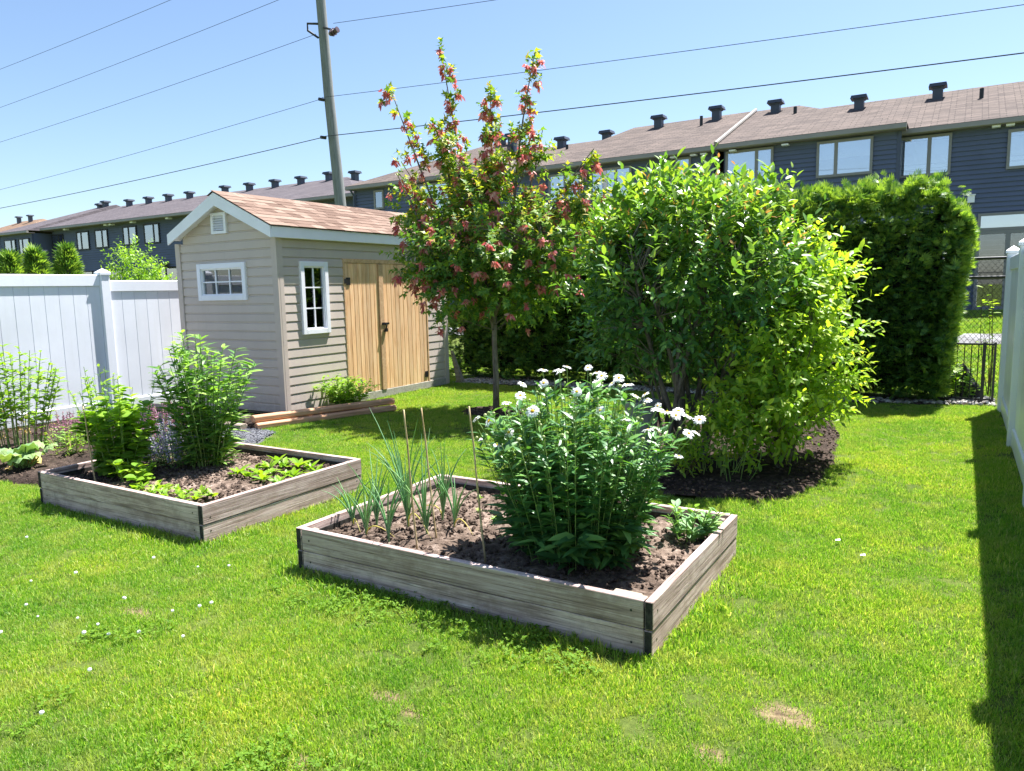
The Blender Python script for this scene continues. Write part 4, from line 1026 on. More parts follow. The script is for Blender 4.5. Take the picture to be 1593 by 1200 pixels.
MAT['pea_leaf'] = leaf_mat('vine_leaf', [(0.09, 0.18, 0.025), (0.15, 0.25, 0.03), (0.22, 0.31, 0.035)], .48, .45, .4, gain=1.7)
MAT['seedling'] = leaf_mat('bright_seedling_leaf', [(0.14, 0.28, 0.022), (0.2, 0.34, 0.028), (0.26, 0.36, 0.03)], .42, .45, .4)
MAT['rhubarb'] = leaf_mat('pale_crinkled_leaf', [(0.12, 0.22, 0.09), (0.18, 0.28, 0.12), (0.24, 0.32, 0.12)], .3, .55, .3)
MAT['dead_leaf'] = leaf_mat('withered_leaf', [(0.4, 0.24, 0.1), (0.46, 0.38, 0.12)], .3, .6, .2, (1.1, .9, .5))
MAT['pink'] = leaf_mat('pink_salvia_flower', [(0.26, 0.09, 0.17), (0.36, 0.15, 0.24), (0.45, 0.26, 0.34)], .3, .6, .2, (1, .8, 1))
MAT['lavender'] = leaf_mat('lavender_flower', [(0.3, 0.27, 0.45), (0.42, 0.37, 0.56), (0.55, 0.5, 0.66)], .3, .6, .2, (1, 1, 1))

def branch(m, A, B, r0, r1, n=6, bow=.12, sides=6):
    A = Vector(A); B = Vector(B); d = B - A; off = Vector(rng.normal(0, 1, 3)); off -= d.normalized() * off.dot(d.normalized()); off = off.normalized() * d.length * bow * rng.uniform(.2, 1)
    pts = [A.lerp(B, t) + off * math.sin(math.pi * t) for t in np.linspace(0, 1, n)]
    m.tube(pts, list(np.linspace(r0, r1, n)), sides, False); return pts

def shell_points(n, blobs, hollow=.55):
    """points through a union of ellipsoids, thicker towards the outside; returns points and outward directions."""
    vol = np.array([b[1][0] * b[1][1] * b[1][2] for b in blobs]) ** .67; k = rng.choice(len(blobs), n, p=vol / vol.sum())
    C = np.array([b[0] for b in blobs])[k]; Rr = np.array([b[1] for b in blobs])[k]
    d = rdir(n); r = (hollow ** 3 + (1 - hollow ** 3) * rng.uniform(0, 1, n)) ** (1 / 3) * rng.uniform(.86, 1.06, n)
    return C + d * Rr * r[:, None], unit(d / Rr)

def twigs(P, O, per, tlen, lsize, spread=.9, droop=0.0):
    """leafy twigs at P growing along O: leaf positions, directions, normals, sizes and the twig ends."""
    n = len(P); t = np.tile(np.linspace(.1, 1, per), n); idx = np.repeat(np.arange(n), per)
    O = unit(O); L = tlen * rng.uniform(.6, 1.3, n)
    A = P - O * (L * .5)[:, None]
    pos = A[idx] + O[idx] * (t * L[idx])[:, None]
    ang = np.tile(np.arange(per) * 2.4, n) + np.repeat(rng.uniform(0, 6.28, n), per)
    s1 = np.cross(O, UP + rng.normal(0, .05, (n, 3))); s1 = unit(s1); s2 = np.cross(O, s1)
    side = s1[idx] * np.cos(ang)[:, None] + s2[idx] * np.sin(ang)[:, None]
    D = unit(O[idx] * (.35 + .5 * t)[:, None] + side * spread + rng.normal(0, .18, (n * per, 3)) - UP * droop)
    Nn = unit(O[idx] * .5 + UP * .9 + rng.normal(0, .35, (n * per, 3)))
    S = lsize * rng.uniform(.65, 1.2, n * per) * (1.05 - .3 * t)
    return pos, D, Nn, S, A, A + O * L[:, None], t

# ------------------------------------------------------------------ cedar hedge
hd = empty('cedar_hedge', (0, 11.75, 0), 'tall clipped cedar hedge behind the shrub at the back of the lawn', 'hedge')
HX0, HX1, HD = -8.6, .02, 1.15
def hedge_top(x): return 3.0 + .1 * np.sin(x * 1.3) + .06 * np.sin(x * 3.7 + 1) + .05 * np.sin(x * 9.1) + .035 * np.sin(x * 21 + 2) + .12 * np.exp(-((x + .6) / .5) ** 2)
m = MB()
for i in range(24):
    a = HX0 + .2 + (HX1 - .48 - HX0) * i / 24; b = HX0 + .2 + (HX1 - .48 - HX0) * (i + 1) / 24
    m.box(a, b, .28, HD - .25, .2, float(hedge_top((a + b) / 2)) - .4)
m.build('hedge_light_block', MAT['dark'], hd)  # unseen dark boxes added inside the hedge to block light
n = 52000
fa = rng.choice(4, n, p=[.62, .2, .13, .05])
x = rng.uniform(HX0, HX1, n); z = rng.uniform(.03, 1, n); y = rng.uniform(0, HD, n); tp = hedge_top(x)
dep = np.abs(rng.normal(0, .09, n))
wav = .1 * sinnoise(x * .8, z * 2.4, 1.0, 77) + .19 * sinnoise(x * 2.2, z * 6, 1.0, 78)
Px = np.where(fa == 2, HX1 - dep + wav * .6, x); Py = np.where(fa == 0, dep + wav, np.where(fa == 3, HD - dep, y)); Pz = np.where(fa == 1, tp - dep * .8 + wav, z * tp)
# round the upper front and right shoulders
top = np.maximum(0, Pz - (hedge_top(Px) - .35)); Py = np.where(fa == 0, Py + top * top * 1.1, Py); Px = np.where(fa == 2, Px - top * top * 1.8, Px)
rs = np.maximum(0, Px - (HX1 - .62)); Pz = np.where(fa == 1, Pz - rs * rs * 1.7, Pz); Pz = np.where((fa == 0) | (fa == 2), np.minimum(Pz, hedge_top(Px) - rs * rs * 1.7), Pz)
Px = Px - .24 * np.clip((Px - (HX1 - .7)) / .7, 0, 1) * np.clip(1 - Pz / 2.4, 0, 1)
P = np.stack([Px, Py, Pz], -1)
O = np.stack([np.where(fa == 2, 1.0, 0), np.where(fa == 0, -1.0, np.where(fa == 3, 1., 0)), np.where(fa == 1, 1.0, .25)], -1)
D = unit(O * .8 + UP * .45 + rng.normal(0, .45, (n, 3)) - UP * (fa != 1)[:, None] * .35)
Nn = unit(UP * .9 + O * .2 + rng.normal(0, .4, (n, 3)))
S = rng.uniform(.07, .135, n)
tip = (rng.uniform(0, 1, n) < np.where((fa == 1) | (fa == 2), .7, .6 * np.clip((z - .45) * 2.2, 0, 1) + .07)) & (dep < .1)  # paler tips also paint sunlight on the top, right face and upper front
M_ = frames(D, Nn)
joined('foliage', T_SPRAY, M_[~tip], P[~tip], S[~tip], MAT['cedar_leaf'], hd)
joined('sunlit_tips', T_SPRAY, M_[tip], P[tip], S[tip], MAT['cedar_tip'], hd)
# wispy leaders above the clipped top
n = 260; x = rng.uniform(HX0, HX1 - .25, n); P = np.stack([x, rng.uniform(.1, .9, n), hedge_top(x) + rng.uniform(-.02, .1, n)], -1); D = unit(UP + rng.normal(0, .35, (n, 3)))
joined('leaders', T_SPRAY, frames(D, rdir(n)), P, np.stack([rng.uniform(.05, .09, n), rng.uniform(.07, .14, n), rng.uniform(.05, .1, n)], -1), MAT['cedar_tip'], hd)
m = MB()
for i in range(14): branch(m, (HX0 + .3 + i * .62, .5, 0), (HX0 + .3 + i * .62 + rng.normal(0, .05), .55, 1.6), .05, .03)
m.build('trunks', MAT['bark'], hd)

# ------------------------------------------------------------------ trees behind the white fence
def conifer(name, label, loc, h, r, n, tipfrac=.5, ragged=.1, group=None):
    e = empty(name, loc, label, 'tree', group)
    t = rng.uniform(0, 1, n) ** 1.25; a = rng.uniform(0, 6.283, n); lob = 1 + ragged * np.sin(a * 3 + loc[1]) + ragged * sinnoise(a, t * 4, .4, 3)
    rr = r * (1 - t ** 1.6) ** .75 * lob * (1 - np.abs(rng.normal(0, .12, n)))
    P = np.stack([np.cos(a) * rr, np.sin(a) * rr, .1 + t * h], -1); O = np.stack([np.cos(a), np.sin(a), np.full(n, .9)], -1)
    D = unit(O + rng.normal(0, .35, (n, 3))); Nn = unit(rdir(n) + UP * .5); S = rng.uniform(.12, .22, n); tip = rng.uniform(0, 1, n) < tipfrac
    M_ = frames(D, Nn)
    joined('crown', T_SPRAY, M_[tip], P[tip], S[tip], MAT['cedar_tip'], e); joined('inner_crown', T_SPRAY, M_[~tip], P[~tip], S[~tip], MAT['cedar_leaf'], e)
    MB().tube([(0, 0, 0), (0, 0, h * .9)], [.06, .015], 8).build('trunk', MAT['bark'], e)
    return e
g = 'evergreens behind the white fence'
conifer('cedar_tree', 'small pointed cedar at the far left edge behind the white fence', (-14, 6.55, 0), 2.35, .35, 1500, .55, .08, g)
conifer('cedar_tree', 'small pointed cedar touching the leftmost one behind the white fence', (-14, 6.95, 0), 2.42, .38, 1500, .55, .08, g)
conifer('cedar_tree', 'small rounded cedar standing alone between its two neighbours and the bushy tree', (-14, 7.5, 0), 2.5, .36, 1500, .6, .1, g)
rt = empty('bushy_tree', (-14, 8.8, 0), 'bushy light green tree rising above the white fence beside the shed', 'tree', g)
MB().tube([(0, 0, 0), (.03, 0, 1.2), (0, .05, 2.2)], [.07, .05, .02], 8).build('trunk', MAT['bark'], rt)
Pb, Ob = shell_points(420, [((0, 0, 2.15), (.5, .5, .75)), ((.1, .35, 1.85), (.4, .4, .45)), ((0, -.3, 1.85), (.35, .4, .45))], .35)
pos, D, Nn, S, A, B, t = twigs(Pb, Ob + UP * .5, 9, .3, .085, .9)
joined('crown', T_OVAL, frames(D, Nn), pos, S, MAT['pea_leaf'], rt)

# ------------------------------------------------------------------ maple with red seeds
mt = empty('maple_tree', (-5.5, 8.62, 0), 'young maple with hanging red seed clusters standing on the lawn beside the shed', 'tree')
m = MB(); tr = [(0, 0, -.02), (.01, 0, .5), (-.01, .01, 1.0), (.0, .02, 1.35)]
m.tube(tr, [.05, .041, .037, .035], 10); m.build('trunk', MAT['bark'], mt, smooth=True)
shoots = [(-.83, .1, 5.0), (-1.6, -.1, 4.58), (-.07, .15, 4.45), (.68, .05, 4.7), (1.5, .05, 3.42), (-1.72, .1, 3.45), (-1.0, .2, 4.1), (.75, .1, 3.75), (-1.45, -.1, 3.55), (.1, 0, 3.9)]
m = MB(); limb_pts = []
for k, s in enumerate(shoots):
    base = Vector((0, 0, 1.15 + .06 * k)); mid = Vector((s[0] * .5, s[1] * .5 + rng.normal(0, .15), base.z + (s[2] - base.z) * .42))
    p1 = branch(m, base, mid, .03, .018, 6, .08); p2 = branch(m, p1[-1], s, .018, .005, 8, .05); limb_pts += p1 + p2
blobs = [((-.05, 0, 2.2), (1.3, 1.15, .78)), ((-.1, 0, 2.8), (.8, .75, .55)), ((-1.05, 0, 2.35), (.5, .6, .6)), ((1.0, 0, 2.35), (.52, .6, .7)), ((0, 0, 1.75), (1.2, 1.05, .52)), ((-.2, 0, 2.0), (1.2, 1.0, .5)), ((1.35, .05, 2.9), (.28, .3, .42)), ((-1.4, .05, 2.95), (.3, .3, .42)), ((-.8, 0, 3.65), (.26, .24, .36)), ((-.12, 0, 3.15), (.5, .45, .36)), ((.6, .05, 3.45), (.3, .28, .26))]
Pb, Ob = shell_points(980, blobs, .35)
LP = np.array([tuple(q) for q in limb_pts])
for i in range(0, 980, 3):
    j = np.argmin(np.linalg.norm(LP - Pb[i] + UP * .25, axis=1)); m.tube([LP[j], (LP[j] + Pb[i]) / 2 + rng.normal(0, .03, 3), Pb[i]], [.009, .006, .003], 4, False)
m.build('limbs', MAT['bark'], mt)
# leafy shoots above the crown
SP = []; SO = []
for s in shoots:
    s = np.array(s); b = np.array([s[0] * .5, s[1] * .5, 1.3 + (s[2] - 1.3) * .5]); nn = 17 if s[2] > 3.8 else 9
    for tt in np.linspace(.3, 1, nn): SP.append(b + (s - b) * tt + rng.normal(0, .06, 3)); SO.append(rng.normal(0, 1, 3) * .7 + np.array([0, 0, .5]))
SP = np.array(SP); SO = unit(np.array(SO))
pos, D, Nn, S, A, B, t = twigs(np.concatenate([Pb, Pb[:120] * np.array([.8, .8, 1])]), np.concatenate([Ob, Ob[:120]]) * .8 + UP * .3, 15, .34, .11, .95, .25)
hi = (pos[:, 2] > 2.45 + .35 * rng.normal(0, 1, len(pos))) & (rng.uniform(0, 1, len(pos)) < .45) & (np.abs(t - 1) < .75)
M_ = frames(D, Nn)
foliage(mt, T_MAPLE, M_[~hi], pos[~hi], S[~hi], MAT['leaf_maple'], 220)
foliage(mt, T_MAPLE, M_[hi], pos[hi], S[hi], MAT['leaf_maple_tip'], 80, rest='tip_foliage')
pos, D, Nn, S, A, B, t = twigs(SP, SO, 11, .17, .1, .95, .1)
hi = rng.uniform(0, 1, len(pos)) < .4; M_ = frames(D, Nn)
joined('shoot_foliage', T_MAPLE, M_[~hi], pos[~hi], S[~hi], MAT['leaf_maple'], mt); joined('shoot_tips', T_MAPLE, M_[hi], pos[hi], S[hi], MAT['leaf_maple_tip'], mt)
def seed_mesh():
    n = 16; d = rdir(n); d[:, 2] = -np.abs(d[:, 2]) * .9 - .3; P = rdir(n) * rng.uniform(0, .035, (n, 1)) - UP * .02
    o = joined('seed_cluster', T_LANCE, frames(d, rdir(n)), P, np.stack([np.full(n, .11), rng.uniform(.04, .065, n), np.full(n, .06)], -1), MAT['seed'], None)
    me = o.data; bpy.data.objects.remove(o); return me
SEED = [seed_mesh() for i in range(5)]
up_ = Pb[:, 2] + .25 * rng.normal(0, 1, len(Pb)) > 2.1
cand = np.concatenate([SP, (Pb + Ob * .1)[up_ & (Ob[:, 1] < .35) & (Pb[:, 2] > 2.3)][:120], (Pb + Ob * .1)[~up_ & (Ob[:, 1] < 0)][:75]]) 
more = (Pb + Ob * .1)[up_ & (Ob[:, 1] >= .35)][:120]
cand = cand[:360] + rng.normal(0, .04, cand[:360].shape)
for i, p in enumerate(cand):
    o = link('seed_cluster', SEED[i % 5], mt, Vector(p) - Vector((0, 0, .05))); s_ = random.uniform(.95, 1.6); o.scale = (s_, s_, s_ * 1.2); o.rotation_euler = (0, 0, random.uniform(0, 6.28))

# ------------------------------------------------------------------ large shrub and lime shrub
bs = empty('large_shrub', (-2.2, 6.95, .05), 'large multi-stemmed green shrub with bronze young tips in the mulch island', 'shrub')
m = MB(); ends = []
for k in range(16):
    a = rng.uniform(0, 6.28); r = rng.uniform(.02, .26); b = (math.cos(a) * r, math.sin(a) * r * .8, -.02)
    a2 = rng.uniform(0, 6.28); R2 = rng.uniform(.2, .95); e = (math.cos(a2) * R2 - .05, math.sin(a2) * R2 * .8, rng.uniform(1.5, 2.35))
    ends += branch(m, b, e, rng.uniform(.018, .034), .008, 9, .1, 7)
EP = np.array([tuple(q) for q in ends]); EP = EP[EP[:, 2] > .6]
blobs = [((.0, 0, 1.72), (1.08, .95, .85)), ((-.45, 0, 1.35), (.72, .75, .62)), ((.6, 0, 1.65), (.5, .6, .62)), ((-.7, 0, 1.85), (.42, .5, .5)), ((.15, -.1, 2.2), (.7, .6, .45)), ((-.55, .0, 2.2), (.35, .4, .38))]
Pb, Ob = shell_points(1000, blobs, .36)
for i in range(0, 1000, 2):
    j = np.argmin(np.linalg.norm(EP - Pb[i] + UP * .25, axis=1)); m.tube([EP[j], (EP[j] + Pb[i]) / 2 + rng.normal(0, .03, 3), Pb[i]], [.007, .005, .003], 4, False)
m.build('stems', MAT['bark'], bs)
pos, D, Nn, S, A, B, t = twigs(Pb, Ob * .7 + UP * (.35 + .55 * (Pb[:, 2:] > 1.8)), 12, .34, .1, .7)
yg = (t > .9) & (pos[:, 2] > 1.9) & (rng.uniform(0, 1, len(pos)) < .5); lm = (~yg) & (rng.uniform(0, 1, len(pos)) < np.clip((pos[:, 2] - 1.35) * .75, 0, .7))  # bronze young tips; paler leaves above darker ones also paint the sunlit top
M_ = frames(D, Nn)
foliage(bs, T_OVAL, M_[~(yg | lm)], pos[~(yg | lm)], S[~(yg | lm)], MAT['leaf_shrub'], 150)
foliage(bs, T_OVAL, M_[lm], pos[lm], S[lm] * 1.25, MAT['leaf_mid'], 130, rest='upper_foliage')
foliage(bs, T_OVAL, M_[yg], pos[yg], S[yg] * .8, MAT['leaf_young'], 20, rest='young_foliage')
# upright shoots along the top
x = rng.uniform(-.85, .75, 46); y = rng.uniform(-.6, .6, 46); q = np.clip(1 - (x / 1.15) ** 2 - (y / 1.0) ** 2, .05, 1)
P = np.stack([x, y, 1.78 + .8 * np.sqrt(q) + rng.uniform(0, .12, 46)], -1)
pos, D, Nn, S, A, B, t = twigs(P, UP + rng.normal(0, .25, (46, 3)), 10, .34, .135, .5)
joined('shoot_foliage', T_OVAL, frames(D, Nn), pos, S, MAT['leaf_mid'], bs)
a = rng.uniform(0, 6.28, 60); e_ = rng.uniform(-.1, 1.2, 60); dd = np.stack([np.cos(a) * np.cos(e_), np.sin(a) * np.cos(e_), np.sin(e_)], -1)
P = np.array([0, 0, 1.65]) + dd * np.array([1.2, 1.05, 1.0]) * rng.uniform(.92, 1.1, (60, 1))
pos, D, Nn, S, A, B, t = twigs(P, dd * .6 + UP * .7 + rng.normal(0, .2, (60, 3)), 10, .38, .11, .6)
foliage(bs, T_OVAL, frames(D, Nn), pos, S, MAT['leaf_mid'], 40, rest='outer_foliage')

ls = empty('lime_shrub', (-1.45, 7.0, .05), 'lower lime green shrub on the lawn side of the large shrub', 'shrub')
m = MB(); EP = []
for k in range(9):
    a = rng.uniform(0, 6.28); a2 = rng.uniform(0, 6.28); R2 = rng.uniform(.15, .5)
    EP += branch(m, (math.cos(a) * .16, math.sin(a) * .2, -.02), (math.cos(a2) * R2 + .1, math.sin(a2) * R2 + .25, rng.uniform(.8, 1.7)), .014, .006, 8, .1, 6)
EP = np.array([tuple(q) for q in EP])
blobs = [((.2, .35, 1.22), (.5, .6, .78)), ((.02, -.15, .95), (.48, .5, .6)), ((.32, .5, .85), (.4, .5, .52)), ((.1, -.05, .5), (.42, .42, .32)), ((-.08, -.38, .52), (.5, .4, .42)), ((.22, .5, 1.75), (.4, .45, .42))]
Pb, Ob = shell_points(640, blobs, .35)
for i in range(0, 640, 3):
    j = np.argmin(np.linalg.norm(EP - Pb[i] + UP * .25, axis=1)); m.tube([EP[j], Pb[i]], [.006, .003], 4, False)
m.build('stems', MAT['bark'], ls)
pos, D, Nn, S, A, B, t = twigs(Pb, Ob + UP * .25, 12, .36, .1, .75, .1)
k = pos[:, 2] > .08; M_ = frames(D, Nn)
foliage(ls, T_OVAL, M_[k], pos[k], S[k], MAT['leaf_lime'], 260)
us = empty('small_shrub', (-1.72, 6.35, .05), 'small pale stemmed shrub growing low in the mulch before the large shrubs', 'shrub')
m = MB(); SPt = []
for k in range(34):
    a = rng.uniform(0, 6.28); r0 = rng.uniform(0, .28); e = (math.cos(a) * r0 * 1.5 + rng.normal(0, .05), math.sin(a) * r0 * 1.3, rng.uniform(.22, .62)); SPt.append(branch(m, (math.cos(a) * r0, math.sin(a) * r0, -.02), e, .004, .002, 5, .1, 4)[-1])
m.build('stems', MAT['stem'], us)
pos, D, Nn, S, A, B, t = twigs(np.array([tuple(q) for q in SPt]) - UP * .06, UP + rng.normal(0, .3, (34, 3)), 14, .34, .085, .9)
foliage(us, T_OVAL, frames(D, Nn), pos, S, MAT['leaf_lime'], 60)
us = empty('small_shrub', (-2.0, 6.15, .05), 'small bright bushy plant at the foot of the large shrub near the daisies', 'shrub')
Pb, Ob = shell_points(46, [((0, 0, .2), (.17, .15, .17))], .3)
pos, D, Nn, S, A, B, t = twigs(Pb, Ob + UP * .5, 9, .16, .06, .8); k = pos[:, 2] > .01
foliage(us, T_OVAL, frames(D, Nn)[k], pos[k], S[k], MAT['leaf_lime'], 60)
m = MB(); [branch(m, (0, 0, -.02), Pb[i], .004, .002, 4, .1, 4) for i in range(24)]; m.build('stems', MAT['twig'], us)
# ------------------------------------------------------------------ stemmed garden plants
def stems_of(n, r0, h, spread, hvar=.15, curve=.5, flat=1.0):
    """curved stems fanning out of a clump: list of point arrays."""
    out = []
    for k in range(n):
        a = rng.uniform(0, 6.283); q = math.sqrt(rng.uniform(0, 1)); b = np.array([math.cos(a) * r0 * q, math.sin(a) * r0 * q * flat, -.02])
        tip = np.array([math.cos(a) * spread * q, math.sin(a) * spread * q * flat, h * (1 - .28 * q * q) * rng.uniform(1 - hvar, 1 + hvar * .4)]) + np.append(rng.normal(0, .025, 2), 0)
        t = np.linspace(0, 1, 7)[:, None]; P = b + (tip - b) * np.concatenate([t ** (1 + curve), t ** (1 + curve), t], 1)
        out.append(P)
    return out
def along(stems, per, t0=.12, t1=1.0):
    """leaf seats along stems: position, stem direction, t."""
    P = []; T_ = []; D = []
    for s in stems:
        t = np.sort(rng.uniform(t0, t1, per)); x = t * (len(s) - 1); i = np.minimum(x.astype(int), len(s) - 2); f = (x - i)[:, None]
        P.append(s[i] * (1 - f) + s[i + 1] * f); D.append(unit(s[i + 1] - s[i])); T_.append(t)
    return np.concatenate(P), np.concatenate(D), np.concatenate(T_)
def leaves_on(stems, per, lsize, t0=.12, t1=1.0, up=.55, droop=0.0, taper=.35):
    P, Ds, t = along(stems, per, t0, t1); n = len(P); a = rng.uniform(0, 6.283, n)
    side = np.stack([np.cos(a), np.sin(a), np.zeros(n)], -1)
    D = unit(side + Ds * up - UP * droop * (1 - t)[:, None] + rng.normal(0, .12, (n, 3)))
    Nn = unit(UP + Ds * .3 + rng.normal(0, .25, (n, 3)))
    return P, frames(D, Nn), lsize * rng.uniform(.7, 1.2, n) * (1 - taper * t), t
def put_stems(parent, stems, r0, r1, mat, name='stems'):
    m = MB()
    for s in stems: m.tube([tuple(p) for p in s], list(np.linspace(r0, r1, len(s))), 4, False)
    o = m.build(name, mat, parent, smooth=True); o['kind'] = 'stuff'; return o

# ---- shasta daisies
dz = empty('daisy_plant', (-1.82, 3.66, .2), 'large clump of white shasta daisies with dark green leaves in the front raised bed', 'flower')
ST = stems_of(150, .32, .98, .6, .1, .25, .82)
put_stems(dz, ST, .0035, .002, MAT['stem'])
P, M_, S, t = leaves_on(ST, 34, .115, .04, .985, .75, .35, .3)
foliage(dz, T_LANCE, M_, P, np.stack([S * 1.25, S, S], -1), MAT['daisy_leaf'], 270)
low = stems_of(110, .3, .32, .5, .3, .6, .8)
P, M_, S, t = leaves_on(low, 6, .15, .3, 1, .5, .3, .1)
foliage(dz, T_LANCE, M_, P, np.stack([S * 1.3, S, S], -1), MAT['daisy_leaf'], 30, rest='lower_foliage')
def petal_mesh():
    V = []; F = []
    n = 21
    for k in range(n):
        a = 6.283 * k / n + rng.normal(0, .05); L = .047 * rng.uniform(.9, 1.05); w_ = .0066; z = rng.normal(0, .003); c, s_ = math.cos(a), math.sin(a); dr = rng.uniform(.0, .012)
        def p(r, u, zz): return (c * r - s_ * u, s_ * r + c * u, zz)
        b = len(V); V += [p(.008, -.003, 0), p(.008, .003, 0), p(L * .6, w_, .004 + z), p(L * .6, -w_, .004 + z), p(L, w_ * .5, .001 + z - dr), p(L, -w_ * .5, .001 + z - dr)]; F += [(b, b + 1, b + 2, b + 3), (b + 3, b + 2, b + 4, b + 5)]
    return npmesh('petals', V, F, MAT['petal'])
PETAL = [petal_mesh() for i in range(4)]
DISC = MB().lathe([(.0125, -.002), (.0125, .003), (.009, .007), (.004, .009)], n=12).mesh('flower_centre', MAT['disc'], smooth=True)
BUD = MB().lathe([(.003, -.004), (.008, .0), (.0095, .006), (.007, .012), (.002, .014)], n=8).mesh('flower_bud', MAT['bud'], smooth=True)
# flower heads (x, y, z local to the clump)
HEADS = [(-.66, .3, .72), (-.62, .2, .62), (-.58, .1, .72), (-.5, .35, .8), (-.45, .05, .66), (-.4, .28, .9), (-.36, .1, .86), (-.3, .34, .98), (-.26, .2, .9), (-.22, .05, .94), (-.18, .3, .97), (-.14, .12, .99), (-.1, .36, .98), (-.05, -.1, .9), (0, .25, .99), (.03, .35, .95), (.06, .1, .93), (-.3, -.12, .82), (.1, .3, .94), (.14, .2, .92),
         (.2, .34, .93), (.24, .28, .92), (.28, .2, .86), (.1, -.1, .83), (.34, .34, .85), (.38, .26, .82), (.42, .3, .78), (.42, .14, .77), (.48, .2, .78), (.5, .26, .76), (.54, .16, .77), (.58, .22, .72), (.6, .1, .68), (.64, .2, .64), (.36, -.05, .7), (.2, -.12, .75), (-.52, .02, .58), (.52, .02, .56), (-.05, .15, .8), (.66, .3, .7)]
fs = []
for i, h in enumerate(HEADS):
    h = (h[0] * .88 - h[1] * .3 + .1, h[0] * .4 + h[1] * .8 - .08, h[2])
    h = np.array(h) * np.array([1.0, .95, 1.06]) + np.append(rng.normal(0, .015, 2), rng.normal(0, .012))
    b = np.array([h[0] * .55, h[1] * .55, .25]); t = np.linspace(0, 1, 7)[:, None]; fs.append(b + (h - b) * np.concatenate([t ** 1.3, t ** 1.3, t], 1))
    o = bpy.data.objects.new('flower', None); COL.objects.link(o); o.parent = dz; o.location = h; o.empty_display_size = .02
    tl = (rng.normal(-.25, .35) if i not in (13, 23, 9, 17) else -.95) ; o.rotation_euler = (-tl if i in (13, 23, 9, 17) else rng.normal(.15, .3), rng.normal(0, .3) - .3 * (h[0] < -.4) + .3 * (h[0] > .45), rng.uniform(0, .3)); s_ = random.uniform(.55, .85); o.scale = (s_,) * 3
    link('petals', PETAL[i % 4], o); link('flower_centre', DISC, o)
put_stems(dz, fs, .003, .0022, MAT['stem'], 'flower_stalks')
for i in range(90):
    s = ST[i]; o = link('flower_bud', BUD, dz, Vector(s[-1]) + Vector((0, 0, .005))); o.rotation_euler = (rng.normal(0, .3), rng.normal(0, .3), 0); s_ = random.uniform(.6, 1.15); o.scale = (s_,) * 3
# ---- grey green plant beside it
sg = empty('leafy_herb', (-1.33, 4.2, .2), 'grey green leafy herb in the corner of the raised bed beside the daisies', 'plant')
ST = stems_of(16, .09, .22, .17, .2, .4); put_stems(sg, ST, .005, .003, MAT['stem'])
P, M_, S, t = leaves_on(ST, 9, .085, .15, 1, .8, .1, .15); foliage(sg, T_OVAL, M_, P, S, MAT['sage'], 110)

# ---- green onions
g = 'green onions in the front raised bed'
def onion(x, y, n, h, label, lean=(0, 0), dry=1):
    e = empty('green_onion', (x, y, .205), label, 'onion plant', g)
    for k in range(n + dry):
        a = rng.uniform(0, 6.283); L = h * rng.uniform(.65, 1.05); sp = rng.uniform(.08, .55) * L; isdry = k >= n
        if isdry: L = h * .55; sp = L * .75
        t = np.linspace(0, 1, 8); rad = sp * t ** 1.8; zz = L * (t - (.22 * t ** 3 if rng.uniform() < .6 and not isdry else (.95 * t ** 2.2 if isdry else .05 * t ** 3)))
        pts = np.stack([math.cos(a) * rad + lean[0] * t * L, math.sin(a) * rad + lean[1] * t * L, zz - .01], -1)
        MB().tube([tuple(p) for p in pts], [.004, .005, .0055, .0052, .0045, .0035, .0022, .0008] if not isdry else [.004, .0045, .004, .004, .0035, .003, .002, .001], 6, False).build('leaf', MAT['onion_dry' if isdry else 'onion'], e, smooth=True)
for i, (x, y, n, h, lab) in enumerate(((-3.3, 3.42, 5, .3, 'short green onion nearest the left corner of the front bed'), (-3.17, 3.5, 6, .36, 'arching green onion second from the left corner of the bed'), (-3.1, 3.32, 5, .33, 'green onion with yellowed leaf hanging over the front board'), (-3.12, 3.75, 6, .5, 'tall green onion by the side board behind the others'),
     (-2.95, 3.55, 7, .58, 'tallest upright green onion in the middle of the clump'), (-2.9, 3.3, 6, .42, 'green onion near the front board left of the stakes'), (-2.85, 3.78, 6, .5, 'green onion at the back of the clump behind two stakes'), (-2.76, 3.5, 6, .48, 'green onion beside the middle bamboo stake'), (-2.7, 3.7, 4, .36, 'thin green onion nearest the bare soil'))):
    onion(x, y, n + 4, h * 1.35, lab, (rng.normal(0, .06), rng.normal(0, .05)), 1 if i % 2 == 0 else 0)
def stake(label, A, B, r=.006):
    A = Vector(A); B = Vector(B); e = empty('bamboo_stake', A, label, 'stake', 'bamboo stakes in the raised beds')
    n = 12; MB().tube([(B - A) * (i / n) + Vector((math.sin(i) * .002, math.cos(i * 1.3) * .002, 0)) for i in range(n + 1)], [r * (1.0 + (.18 if i % 3 == 0 else 0)) * (1 - .25 * i / n) for i in range(n + 1)], 7).build('cane', MAT['bamboo'], e, smooth=True)
stake('leftmost bamboo stake rising among the green onions', (-2.66, 3.27, .17), (-2.7, 3.25, 1.03))
stake('middle bamboo stake leaning beside the green onions', (-2.66, 3.46, .17), (-2.77, 3.5, 1.0))
stake('lone bamboo stake in the bare soil between onions and daisies', (-2.2, 3.3, .17), (-2.28, 3.3, 1.07))
stake('pale bamboo stake leaning in the vine at the corner of the left bed', (-6.05, 3.3, .15), (-6.22, 3.35, .82), .007)

